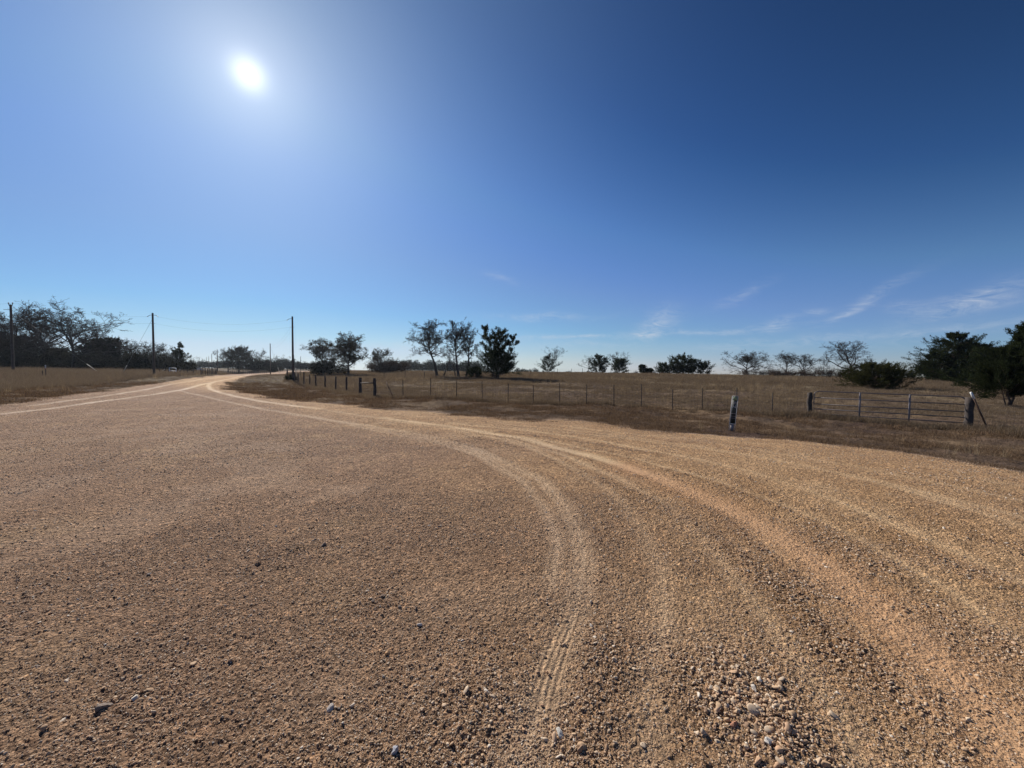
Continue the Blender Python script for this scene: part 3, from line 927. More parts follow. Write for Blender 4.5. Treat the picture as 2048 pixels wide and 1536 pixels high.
def oak(name, px, D, top, width, seed, label, group=None, trunk_h=.28, trunk_r=.022, limbs=8, lean=(0, 0), up=.10, spread=1.0, wig=.30, counts=(7, 6, 4), leaf=0, leaf_m='oak_leaf', base_dz=0.0, cat='tree', twig=.017, nc3=3, lead=.62, low=.2, off=0.0):
    """bare post oak: crooked trunk, spreading limbs, dense twigs; fitted to its real height and breadth"""
    rg = np.random.default_rng(seed)
    b = P(px, D); H = htop(px, top, D) - b.z; wid = width * D / FPX
    one = np.ones(1)
    th = trunk_h * H
    d0 = unit(np.array([[lean[0], lean[1], 1.0]]))
    tp, trd = grow(np.array([[0., 0, -.15]]), d0, one * H * lead, one * trunk_r * H * 1.25, one * trunk_r * H * .28, 12, .055, .06 if lean[0] == 0 else .01, rg)
    trd[:, 0] *= 1.35
    parts = [(tp, trd, 9)]
    # limbs reach out to a rounded crown: low ones wide and level, upper ones steep
    limbs = int(limbs * 1.4)
    sfr = (np.arange(limbs) + rg.random(limbs)) / limbs
    k = (trunk_h + (lead - trunk_h) * sfr) / lead * 12; k = np.clip(k, 0, 11.99); ki = k.astype(int); kf = (k - ki)[:, None]
    lp = tp[0, ki] * (1 - kf) + tp[0, ki + 1] * kf; lr_ = np.maximum((trd[0, ki] * (1 - kf[:, 0]) + trd[0, ki + 1] * kf[:, 0]) * .7, trunk_r * H * .32)
    laz = np.arange(limbs) * 2.39996 + rg.normal(size=limbs) * .35
    lel = R(12) + R(62) * sfr ** .9 / spread + rg.normal(size=limbs) * R(9)
    ld = np.stack([np.cos(laz) * np.cos(lel), np.sin(laz) * np.cos(lel), np.sin(lel)], 1)
    rad3 = np.array([wid * .5, wid * .5, H * (1 - low) * .5]); cen = np.array([lp[-1, 0] * .7 + off * wid, lp[-1, 1] * .7, H * (1 + low) * .5])
    q0, q1 = (lp - cen) / rad3, ld / rad3
    A_, B_, C_ = (q1 ** 2).sum(1), (q0 * q1).sum(1), (q0 ** 2).sum(1) - 1
    dsc = B_ ** 2 - A_ * C_
    ll = np.where(dsc > 0, (-B_ + np.sqrt(np.maximum(dsc, 0))) / A_, .25 * H)
    ll = np.clip(ll, .12 * H, 1.1 * max(H, wid * .6)) * rg.uniform(.72, 1.0, limbs)
    l1, r1 = grow(lp, ld, ll, lr_, lr_ * .3, 9, wig * .7, up, rg); parts.append((l1, r1, 6))
    lv = []
    cur, cr, cl = l1, r1, ll
    for lvl, (nc, lrat, n, k, t0, an) in enumerate(((counts[0], .44, 7, 5, .18, .85), (counts[1], .5, 5, 4, .12, .8), (counts[2], .52, 4, 3, .1, .75), (nc3, .6, 3, 3, .15, .7))):
        if nc == 0: break
        cp, cdir, cln, crd = spawn(cur, cr, nc, t0, 1.0, an, lrat, .66, cl, rg)
        crd = np.maximum(crd, twig * (1.3 if lvl < 2 else 1.0 if lvl < 3 else .7) * H / 10)
        cur, cr = grow(cp, cdir, cln, crd, np.maximum(crd * .4, twig * .5 * H / 10), n, wig, up * .9, rg)
        cl = cln; lv.append((cur, cr, k))
    allp = np.concatenate([a[0].reshape(-1, 3) for a in lv])
    zt = np.percentile(allp[:, 2], 99.6); x0, x1 = np.percentile(allp[:, 0], .25), np.percentile(allp[:, 0], 99.75)
    sz = H / zt; sx = wid / (x1 - x0)
    xc = (x0 + x1) / 2 - off * wid
    def fit(p):
        q = p.copy(); q[..., 2] *= sz
        q[..., 0] = p[..., 0] * sx - xc * sx * np.clip(p[..., 2] / (.38 * zt), 0, 1) ** 1.3 * (0 if lean[0] else 1); q[..., 1] *= sx
        return q
    root = empty(name, (b.x, b.y, b.z + base_dz), label, cat, group)
    mb = MB()
    for p, r_, k in parts:
        v, q = tubes(fit(p), r_, k); mb.add(v, q)
    mb.build('trunk', 'oak_bark', root, True)
    mb = MB()
    for p, r_, k in lv:
        v, q = tubes(fit(p), r_, k); mb.add(v, q)
    cr_o = mb.build('crown', 'oak_twig', root, True)
    if leaf:
        e = fit(lv[-1][0]).reshape(-1, 3); e = e[rg.integers(0, len(e), leaf)] + rg.normal(size=(leaf, 3)) * .12 * H / 9
        v, q = leaf_cards(e, unit(rg.normal(size=(leaf, 3))), rg.uniform(.10, .26, leaf) * H / 9, rg.uniform(.07, .15, leaf) * H / 9, rg)
        mesh_np('leaves', v, q, leaf_m, root)
    return root


def cedar(name, px, D, top, width, seed, label, group=None, stems=((0, 1, 1),), profile='oval', clear=.06, nb=90, leaf_m='cedar_leaf', leaf=(.26, .085), dens=1.0, trunk_r=.02, lift=.55, ragged=.35, core=.0, cat='tree', droop=0.0, plume=1.0, bark='cedar_bark', depth=1.0):
    """evergreen: trunk, ascending boughs, foliage as many small sprays along the boughs"""
    rg = np.random.default_rng(seed)
    b = P(px, D); H = htop(px, top, D) - b.z; wid = width * D / FPX
    root = empty(name, (b.x, b.y, b.z), label, cat, group)
    tb = MB(); V = []; Q = []; nv = 0
    for (ox, hf, rf) in stems:
        h = H * hf; Rad = wid * .5 * rf
        base = np.array([[ox * wid * .03, rg.normal() * .04, -.1]]); topx = ox * wid * .5
        tp = np.linspace(0, 1, 9)[:, None] * np.array([[topx - base[0, 0], 0, h * .97]]) + base
        tp[1:-1, :2] += rg.normal(size=(7, 2)) * .015 * h
        tr_ = np.linspace(1, .08, 9) * trunk_r * h * (1.0 if rf > .6 else .7)
        tb.tube(tp, tr_, 7)
        n = int(nb * rf)
        t = np.sort(np.clip(rg.uniform(clear, 1.0, n) ** .92, clear, .99))
        if profile == 'cone': pr = (1 - t) ** .75 * 1.05 + .05
        elif profile == 'tent': pr = (1 - t) ** .55 * np.clip(.55 + 2.2 * t, 0, 1) + .04
        elif profile == 'dome': pr = np.sqrt(np.clip(1 - ((t - .22) / .8) ** 2, .02, 1))
        elif profile == 'top': pr = np.sqrt(np.clip(1 - ((t - .6) / .46) ** 2, .04, 1))
        else: pr = np.sqrt(np.clip(1 - ((t - .38) / .66) ** 2, .03, 1))
        az = np.arange(n) * 2.39996 + rg.normal(size=n) * .4
        L = Rad * pr * (1 - ragged + 2 * ragged * rg.random(n) ** 1.3)
        el = lift * (.35 + t * 1.0) - droop * (1 - t) + rg.normal(size=n) * .16
        k = np.clip(t, 0, .999) * 8; i = k.astype(int); f = (k - i)[:, None]
        p0 = tp[i] * (1 - f) + tp[i + 1] * f
        d0 = np.stack([np.cos(az) * np.cos(el), np.sin(az) * np.cos(el) * depth, np.sin(el)], 1)
        p0[:, 2] -= np.sin(el) * L * .45; p0[:, 2] = np.maximum(p0[:, 2], clear * h * .6)
        r0 = np.maximum(tr_[i] * .3, .012)
        bp, br = grow(p0, unit(d0), L, r0, r0 * .25, 6, .10, .05 * plume, rg)
        v, q = tubes(bp, br, 4); tb.add(v, q)
        ns = 9
        sp, sdir, sln, srd = spawn(bp, br, ns, .25, 1.0, .65, .38, .5, L, rg)
        s2, _ = grow(sp, sdir, np.maximum(sln, .25), srd, srd * .3, 3, .12, .10 * plume, rg)
        m = int(32 * dens)
        u = rg.random((len(s2), m)) * 2.999; ii = u.astype(int); ff = (u - ii)[..., None]; bb = np.arange(len(s2))[:, None]
        lp = (s2[bb, ii] * (1 - ff) + s2[bb, np.minimum(ii + 1, 3)] * ff).reshape(-1, 3)
        ldir = np.repeat(unit(s2[:, -1] - s2[:, 0]), m, 0)
        ldir = unit(ldir * 1.15 + rg.normal(size=lp.shape) * .36 + np.array([0, 0, .22 * plume]))
        lp += rg.normal(size=lp.shape) * leaf[0] * .28
        lp[:, 2] = np.maximum(lp[:, 2], .03 * h)
        a, c = leaf_cards(lp, ldir, leaf[0] * .68 * rg.uniform(.6, 1.35, len(lp)), leaf[1] * .55 * rg.uniform(.6, 1.4, len(lp)), rg)
        V.append(a); Q.append(c + nv); nv += len(a)
    V = np.vstack(V)
    zt = np.percentile(V[:, 2], 99.8); x0, x1 = np.percentile(V[:, 0], .2), np.percentile(V[:, 0], 99.8)
    V[:, 2] *= H / zt; sx = wid / (x1 - x0); V[:, 0] = (V[:, 0]) * sx; V[:, 1] *= sx
    tb.v = [a * np.array([sx, sx, H / zt]) for a in tb.v]
    tb.build('trunk', bark, root, True)
    mesh_np('crown', V, np.vstack(Q), leaf_m, root)
    return root


def thicket(name, px, D, top, width, seed, label, group=None, leaf_m='brush_leaf', n=9500, leaf=(.34, .13), stems=16, cat='shrub'):
    """rounded tangle of leafy and bare stems"""
    rg = np.random.default_rng(seed)
    b = P(px, D); H = htop(px, top, D) - b.z; wid = width * D / FPX
    root = empty(name, (b.x, b.y, b.z), label, cat, group)
    az = rg.uniform(0, 6.28, stems); rad = rg.uniform(.1, .55, stems) * wid * .5
    p0 = np.stack([np.cos(az) * rad, np.sin(az) * rad, np.full(stems, -.1)], 1)
    d0 = unit(np.stack([np.cos(az) * .35, np.sin(az) * .35, np.ones(stems)], 1))
    ln = H * rg.uniform(.55, .95, stems)
    l0, r0 = grow(p0, d0, ln, np.full(stems, .012 * H), np.full(stems, .004 * H), 6, .2, .05, rg)
    mb = MB(); v, q = tubes(l0, r0, 4); mb.add(v, q)
    cp, cdr, cl, cr_ = spawn(l0, r0, 7, .2, 1, .8, .45, .6, ln, rg)
    l1, r1 = grow(cp, cdr, cl, cr_, cr_ * .4, 4, .28, .05, rg); v, q = tubes(l1, r1, 3); mb.add(v, q)
    cp, cdr, cl, cr_ = spawn(l1, r1, 5, .2, 1, .8, .55, .7, cl, rg)
    l2, r2 = grow(cp, cdr, cl, np.maximum(cr_, .008), np.maximum(cr_ * .5, .006), 3, .3, .04, rg); v, q = tubes(l2, r2, 3); mb.add(v, q)
    e = l2.reshape(-1, 3)
    zt = np.percentile(e[:, 2], 99.5); x0, x1 = np.percentile(e[:, 0], 1), np.percentile(e[:, 0], 99)
    sc = np.array([wid / (x1 - x0), wid / (x1 - x0), H / zt]); mb.v = [a * sc for a in mb.v]
    mb.build('crown', 'oak_twig', root)  # separate stems from the ground up with their twigs, not only an upper crown
    e = e * sc
    e = e[rg.integers(0, len(e), n)] + rg.normal(size=(n, 3)) * np.array([.05 * wid, .05 * wid, .05 * H]); e[:, 2] = np.abs(e[:, 2]) * rg.uniform(.25, 1, n) ** .4
    v, q = leaf_cards(e, unit(rg.normal(size=(n, 3)) + np.array([0, 0, .3])), leaf[0] * rg.uniform(.5, 1.3, n), leaf[1] * rg.uniform(.5, 1.5, n), rg)
    mesh_np('foliage', v, q, leaf_m, root)
    return root


def build_trees():
    GW, GP, GR = 'trees of the wood across the road', 'oaks standing in the pasture', 'trees along the pasture ridge'
    GC = 'cedars in the pasture'
    # --- wood on the far side of the left road
    oak('oak_tree', 88, 84, 611, 165, 1, 'great bare oak behind the marker post, widest crown of the wood', GW, .22, .024, 11, up=.09, spread=1.05, counts=(8, 6, 4), twig=.018)
    oak('oak_tree', 148, 82, 606, 130, 2, 'tall bare oak with long low limb, standing at the end of the wood', GW, .26, .020, 10, up=.10, spread=1.0, counts=(8, 6, 4), twig=.018)
    oak('oak_tree', 12, 88, 640, 110, 3, 'bare oak half behind the outermost utility pole', GW, .25, .02, 8, counts=(7, 6, 4))
    cedar('cedar_tree', 40, 92, 668, 110, 4, 'broad dull evergreen behind the outermost utility pole', GW, profile='dome', leaf_m='brush_leaf', leaf=(.36, .26), nb=110)
    cedar('cedar_tree', -20, 86, 660, 110, 5, 'dull evergreen cut off by the picture edge beside the wood', GW, profile='dome', leaf_m='brush_leaf', leaf=(.36, .26), nb=110)
    cedar('cedar_tree', 118, 96, 694, 90, 6, 'dark evergreen between the two great bare oaks', GW, profile='dome', leaf_m='brush_leaf', leaf=(.38, .26), nb=100)
    oak('oak_tree', 52, 90, 618, 110, 101, 'bare oak filling the gap right beside the outermost utility pole', GW, .24, .02, 10, up=.08, counts=(8, 6, 4), twig=.018)
    oak('oak_tree', 184, 90, 640, 74, 102, 'smaller bare oak over the round evergreen at the crown edge', GW, .26, .018, 9, up=.08, counts=(8, 6, 4), twig=.018)
    thicket('thicket_shrub', 70, 80, 692, 120, 7, 'tangled underbrush at the foot of the widest bare oak', GW)
    thicket('thicket_shrub', 150, 84, 700, 110, 8, 'tangled underbrush under the oak with the long low limb', GW)
    cedar('cedar_tree', 196, 92, 678, 70, 9, 'dark round evergreen under the long oak limb', GW, profile='dome', leaf_m='cedar_leaf', leaf=(.36, .26), nb=100)
    cedar('cedar_tree', 222, 88, 675, 62, 10, 'olive evergreen with ragged top just past the oak crowns', GW, profile='oval', leaf_m='brush_leaf', leaf=(.36, .24), nb=100)
    thicket('thicket_shrub', 240, 84, 700, 80, 11, 'dense dark brush behind the pale guy guard of the middle pole', GW, n=12000)
    oak('oak_tree', 262, 92, 680, 70, 12, 'small leafy oak behind the middle pole guy wire', GW, .2, .018, 7, counts=(7, 6, 4), leaf=2600, leaf_m='brush_leaf')
    oak('oak_tree', 292, 92, 683, 72, 13, 'small leafy oak directly behind the middle utility pole', GW, .2, .018, 7, counts=(7, 6, 4), leaf=2600, leaf_m='brush_leaf')
    thicket('thicket_shrub', 296, 86, 702, 70, 14, 'dense dark brush behind the middle utility pole', GW, n=12000)
    oak('oak_tree', 324, 96, 688, 58, 15, 'small leafy oak above the pale little gate', GW, .2, .018, 7, counts=(7, 6, 4), leaf=2400, leaf_m='brush_leaf')
    thicket('thicket_shrub', 335, 92, 704, 62, 16, 'dense dark brush behind the pale little gate', GW, n=12000)
    cedar('cedar_tree', 360, 98, 684, 40, 17, 'layered cone-topped cedar at the wood corner', GW, profile='cone', leaf=(.34, .12), nb=70, lift=.25, ragged=.45)
    thicket('thicket_shrub', 367, 96, 716, 34, 18, 'low dark brush at the corner of the wood', GW, n=4500)
    # --- beyond the bend of the road
    GB = 'trees beyond the bend of the road'
    thicket('thicket_shrub', 404, 330, 722, 34, 20, 'hazy far clump of trees behind the glinting vehicle', GB, 'far_leaf', 3500, (.9, .4), cat='tree')
    oak('oak_tree', 396, 330, 712, 18, 21, 'tiny far bare tree rising over the glinting vehicle', GB, .4, .02, 6, counts=(5, 4, 3), twig=.02)
    thicket('thicket_shrub', 437, 300, 720, 48, 22, 'hazy far clump behind the row of distant poles', GB, 'far_leaf', 4500, (.9, .4), cat='tree')
    cedar('cedar_tree', 478, 165, 692, 62, 23, 'large dark tree inside the bend of the road', GB, profile='dome', leaf_m='brush_leaf', leaf=(.6, .24), nb=90)
    oak('oak_tree', 456, 162, 697, 40, 24, 'bare-topped tree at the outer end of the bend clump', GB, .2, .016, 8, counts=(7, 6, 4), leaf=2200, leaf_m='brush_leaf')
    thicket('thicket_shrub', 502, 160, 708, 52, 25, 'round brushy tree in the middle of the bend clump', GB, 'brush_leaf', 11000, (.55, .2), cat='tree')
    oak('oak_tree', 517, 168, 697, 44, 26, 'open bare oak rising behind the fourth utility pole', GB, .3, .02, 7, counts=(5, 5, 4))
    thicket('thicket_shrub', 528, 165, 716, 34, 27, 'low dark brush beside the fourth utility pole', GB, 'brush_leaf', 4500, (.5, .2))
    thicket('thicket_shrub', 545, 160, 730, 22, 28, 'little dark bush just past the fourth utility pole', GB, 'brush_leaf', 2500, (.45, .2))
    for i, (px, top, w, lb) in enumerate(((560, 711, 34, 'rounded far tree nearest the fourth utility pole'), (579, 714, 24, 'narrow far tree before the near utility pole'), (600, 722, 30, 'low far tree seen past the near utility pole'), (618, 722, 30, 'low far tree running into the leafy oak'))):
        thicket('far_tree', px, 230, top, w, 30 + i, lb, GB, 'far_leaf', 3600, (.7, .3), cat='tree')
    # --- pasture: oak cluster, thicket
    oak('oak_tree', 660, 86, 678, 88, 40, 'leafy spreading oak, outer one of the pair behind the wooden posts', GP, .2, .02, 12, counts=(8, 6, 5), leaf=9000, low=.05)
    oak('oak_tree', 697, 84, 667, 78, 41, 'taller crooked oak of the pair behind the wooden posts', GP, .25, .024, 12, counts=(8, 6, 5), leaf=7000, low=.08)
    thicket('thicket_shrub', 655, 83, 718, 60, 42, 'low brush under the leafy oak pair', None, 'brush_leaf', 9000, (.3, .12))
    oak('oak_tree', 765, 98, 697, 62, 43, 'small leafy oak standing over the low thicket', GP, .2, .018, 11, counts=(7, 6, 5), leaf=5200, low=.05)
    thicket('thicket_shrub', 768, 96, 717, 76, 44, 'rounded thicket beside the leafy oak pair', None, 'brush_twig', 13000, (.36, .10))
    # --- tall bare oaks beside the big cedar
    oak('oak_tree', 874, 71, 640, 98, 50, 'tallest bare oak, first of the bare row before the dark cedar', GP, .36, .021, 11, up=.06, counts=(8, 6, 5), wig=.33, low=.1, off=-.15)
    oak('oak_tree', 886, 72, 690, 40, 51, 'short bare oak leaning between the tall ones', GP, .5, .022, 6, lean=(.38, 0), counts=(5, 4, 3))
    oak('oak_tree', 917, 70, 642, 66, 52, 'tall forked bare oak in the middle of the bare row', GP, .36, .02, 9, up=.08, counts=(8, 6, 5), spread=.85, low=.3)
    oak('oak_tree', 911, 74, 697, 34, 53, 'slim low bare oak behind the forked one', GP, .4, .02, 6, counts=(5, 4, 3))
    oak('oak_tree', 933, 68, 650, 64, 54, 'bare oak with leaning trunk touching the dark cedar', GP, .36, .022, 9, lean=(.16, 0), up=.08, counts=(8, 6, 5), low=.3)
    cedar('cedar_tree', 994, 60, 653, 98, 55, 'tall two-topped dark cedar beside the bare oaks', GC, stems=((-.42, 1, .5), (.15, .95, .56), (.62, .86, .4), (0, .5, .85)), profile='oval', nb=100, leaf=(.25, .09), ragged=.42, clear=.1, dens=1.15, trunk_r=.025)
    cedar('cedar_tree', 950, 61, 733, 34, 56, 'small low cedar at the foot of the leaning oak', GC, profile='dome', nb=50, leaf=(.25, .09))
    # --- ridge trees
    cedar('cedar_tree', 1096, 139, 707, 48, 60, 'small cedar with bare stems standing in it', GR, profile='oval', nb=60, leaf=(.4, .15), ragged=.5)
    oak('oak_tree', 1097, 140, 693, 50, 61, 'thin bare tree growing out of the small lone cedar', GR, .3, .014, 8, lean=(.15, 0), up=.22, counts=(5, 4, 4), twig=.014)
    oak('oak_tree', 1176, 130, 711, 42, 62, 'bare oak touching the first of the twin ridge cedars', GR, .3, .02, 8, counts=(6, 5, 3))
    cedar('cedar_tree', 1199, 128, 708, 42, 63, 'first of the twin ridge cedars, broad and low', GR, profile='oval', nb=70, leaf=(.38, .15), dens=1.2)
    cedar('cedar_tree', 1238, 128, 716, 40, 64, 'second of the twin ridge cedars, with bare twigs above', GR, profile='oval', nb=70, leaf=(.38, .15), dens=1.2)
    oak('oak_tree', 1236, 131, 703, 44, 65, 'bare crown rising from behind the second twin cedar', GR, .35, .016, 8, up=.2, counts=(6, 5, 3))
    cedar('cedar_tree', 1292, 112, 729, 28, 66, 'little wind-leaning cedar beside the fallen brush', GR, stems=((-.5, 1, .8), (.5, .6, .7)), profile='cone', nb=50, leaf=(.33, .12), ragged=.5)
    cedar('cedar_tree', 1328, 112, 724, 36, 67, 'small round cedar next to the ridge cedar clump', GR, profile='dome', nb=60, leaf=(.33, .13))
    cedar('cedar_tree', 1368, 110, 708, 66, 68, 'tallest cedar of the ridge clump', GR, stems=((-.1, 1, .8), (.5, .8, .6), (-.6, .66, .5)), profile='dome', nb=80, leaf=(.33, .13), ragged=.4)
    cedar('cedar_tree', 1407, 108, 721, 46, 69, 'outermost cedar of the ridge clump with a spiky side', GR, profile='dome', nb=65, leaf=(.33, .13), ragged=.45)
    thicket('brush_pile', 1305, 108, 744, 48, 70, 'heap of reddish fallen brush between the ridge cedars', None, 'brush_twig', 1600, (.5, .06), 8, cat='brush')
    # --- oak row on the ridge
    oak('oak_tree', 1493, 95, 702, 78, 71, 'wide crooked oak with clotted crown at the start of the ridge row', GR, .24, .024, 11, up=.11, spread=1.05, counts=(9, 6, 5), leaf=2600)
    thicket('thicket_shrub', 1505, 93, 735, 52, 72, 'reddish brush under the wide crooked ridge oak', None, 'brush_twig', 2600, (.28, .06))
    oak('oak_tree', 1541, 98, 722, 20, 73, 'thin sapling between the ridge oaks', GR, .4, .012, 6, up=.25, counts=(5, 4, 3))
    oak('oak_tree', 1573, 92, 703, 44, 74, 'feathery bare tree in the middle of the ridge row', GR, .3, .016, 9, up=.24, spread=.8, counts=(8, 6, 4), twig=.016)
    oak('oak_tree', 1612, 88, 707, 58, 75, 'spreading bare oak with forked trunk in the ridge row', GR, .28, .02, 9, up=.17, counts=(8, 6, 4))
    oak('oak_tree', 1646, 90, 715, 34, 76, 'low bare tree in the shadow of the largest ridge oak', GR, .3, .015, 7, up=.15, counts=(5, 5, 3))
    oak('oak_tree', 1696, 80, 681, 100, 77, 'largest bare ridge oak with open reaching limbs', GR, .24, .026, 9, up=.17, spread=.9, counts=(7, 6, 4), wig=.34)
    for i, (px, w, top, lb) in enumerate(((1555, 44, 738, 'greyish brush below the thin sapling'), (1598, 52, 734, 'greyish brush below the forked ridge oak'), (1648, 56, 732, 'greyish brush before the largest ridge oak'), (1700, 46, 730, 'dark brush round the trunk of the largest ridge oak'))):
        thicket('thicket_shrub', px, 86 - i, top, w, 80 + i, lb, 'ridge brush', 'brush_twig', 3600, (.3, .05))
    # --- evergreens by the gate
    cedar('cedar_shrub', 1753, 45, 723, 104, 90, 'low domed olive evergreen behind the metal gate', GC, profile='dome', nb=130, leaf=(.26, .08), leaf_m='olive_leaf', dens=1.5, ragged=.25, clear=.03, lift=.3)
    cedar('cedar_tree', 1906, 61, 666, 136, 91, 'broad dark cedar, tallest of the group past the gate', GC, stems=((0, 1, 1), (.5, .8, .6), (-.55, .62, .6)), profile='tent', nb=130, leaf=(.30, .10), dens=1.3, lift=.22, droop=.2, clear=.02, ragged=.35)
    cedar('cedar_tree', 1850, 64, 722, 44, 92, 'small cedar at the outer side of the dark group', GC, profile='dome', nb=70, leaf=(.30, .10), ragged=.4, lift=.35)
    cedar('cedar_tree', 1964, 58, 688, 96, 93, 'dark cedar between the broad one and the lone near one', GC, profile='tent', nb=110, leaf=(.28, .10), dens=1.2, lift=.22, droop=.2, clear=.02)
    cedar('cedar_tree', 1822, 90, 740, 14, 94, 'tiny far cedar beside the dark group', GC, profile='cone', nb=30, leaf=(.3, .12))
    cedar('cedar_tree', 2072, 56, 680, 124, 95, 'dark cedar behind the lone near cedar, cut by the picture edge', GC, profile='dome', nb=90, leaf=(.28, .1), dens=1.1, lift=.35)
    cedar('cedar_tree', 2017, 26, 638, 158, 96, 'lone near cedar with bare lower trunk by the mesh fence', GC, stems=((0, .66, 1.0), (.62, 1, .6), (-.3, .5, .5)), profile='tent', clear=.24, nb=120, leaf=(.20, .055), dens=1.6, trunk_r=.022, lift=.42, ragged=.5, plume=1.2)


build_trees()


def distant_treeline():
    """one far wood that reads as a single mass, seen low behind the pasture"""
    rg = np.random.default_rng(400)
    V = []; Q = []; nv = 0
    for (p0, p1, D, top, n) in ((786, 962, 250, 722, 46), (540, 640, 290, 726, 26), (1035, 1075, 240, 737, 9), (362, 470, 420, 724, 30), (1130, 1180, 260, 742, 8), (-60, 120, 120, 712, 26), (120, 330, 118, 716, 28)):
        for k in range(n):
            px = p0 + (p1 - p0) * (k + rg.random()) / n; d = D * rg.uniform(.94, 1.08)
            b = P(px, d); H = max(htop(px, top, d) - b.z, 1.5) * rg.uniform(.7, 1.12); w = H * rg.uniform(.5, .9)
            m = 520
            u = unit(rg.normal(size=(m, 3))) * rg.random((m, 1)) ** .4
            e = u * np.array([w * .62, w * .62, H * .5]) + np.array([0, 0, H * .5]); e[:, 2] = np.abs(e[:, 2])
            e += np.array(b)
            a, c = leaf_cards(e, unit(rg.normal(size=(m, 3)) + np.array([0, 0, .5])), H * .13 * rg.uniform(.5, 1.4, m), H * .05 * rg.uniform(.5, 1.5, m), rg)
            V.append(a); Q.append(c + nv); nv += len(a)
    o = mesh_np('distant_woods', np.vstack(V), np.vstack(Q), 'far_leaf')
    tag(o, 'low bluish line of far woods along the edge of the pasture', 'woods', kind='stuff')


distant_treeline()

# ------------------------------------------------------------------ fences and gate


def wires(a, b, hs, seg=1, sag=.0, r=.004, k=3):
    mb = MB(); a = np.asarray(a, float); b = np.asarray(b, float)
    for h in hs: mb.tube([a + (0, 0, h), b + (0, 0, h)], r, k, False)
    return mb


def tpost(mb, b, h, lean=(0, 0)):
    """studded steel T-post, in world position b"""
    x, y, z = b
    top = np.array([x + lean[0] * h, y + lean[1] * h, z + h]); bot = np.array([x, y, z - .3])
    for (ox, oy, w, d) in ((0, 0, .038, .007), (0, .018, .007, .034)):
        v = []
        for p in (bot, top):
            for sx, sy in ((-1, -1), (1, -1), (1, 1), (-1, 1)): v.append(p + (ox + sx * w / 2, oy + sy * d / 2, 0))
        mb.add(v, [(0, 1, 5, 4), (1, 2, 6, 5), (2, 3, 7, 6), (3, 0, 4, 7), (4, 5, 6, 7)])


def wood_post(b, h, r, seed, lean=(0, 0)):
    rg = np.random.default_rng(seed); mb = MB()
    t = np.linspace(-.3, h, 7)
    pts = np.stack([b[0] + lean[0] * t + rg.normal(size=7) * .010, b[1] + lean[1] * t + rg.normal(size=7) * .010, b[2] + t], 1)
    mb.tube(pts, r * rg.uniform(.9, 1.1, 7), 9)
    return mb


def mesh_wire(line, hts, stay, r=.0035):
    """woven wire: long wires over the ground line plus upright stays"""
    mb = MB(); L = np.array([tuple(p) for p in line])
    for h in hts:
        mb.tube(L + np.array([0, 0, h]), r, 3, False)
    seg = np.hypot(*(L[1:, :2] - L[:-1, :2]).T); cs = np.concatenate([[0], np.cumsum(seg)])
    for s in np.arange(stay / 2, cs[-1], stay):
        p = np.array([np.interp(s, cs, L[:, i]) for i in range(3)])
        mb.tube([p + (0, 0, hts[0]), p + (0, 0, hts[-2] if len(hts) > 6 else hts[-1])], r * .8, 3, False)
    return mb


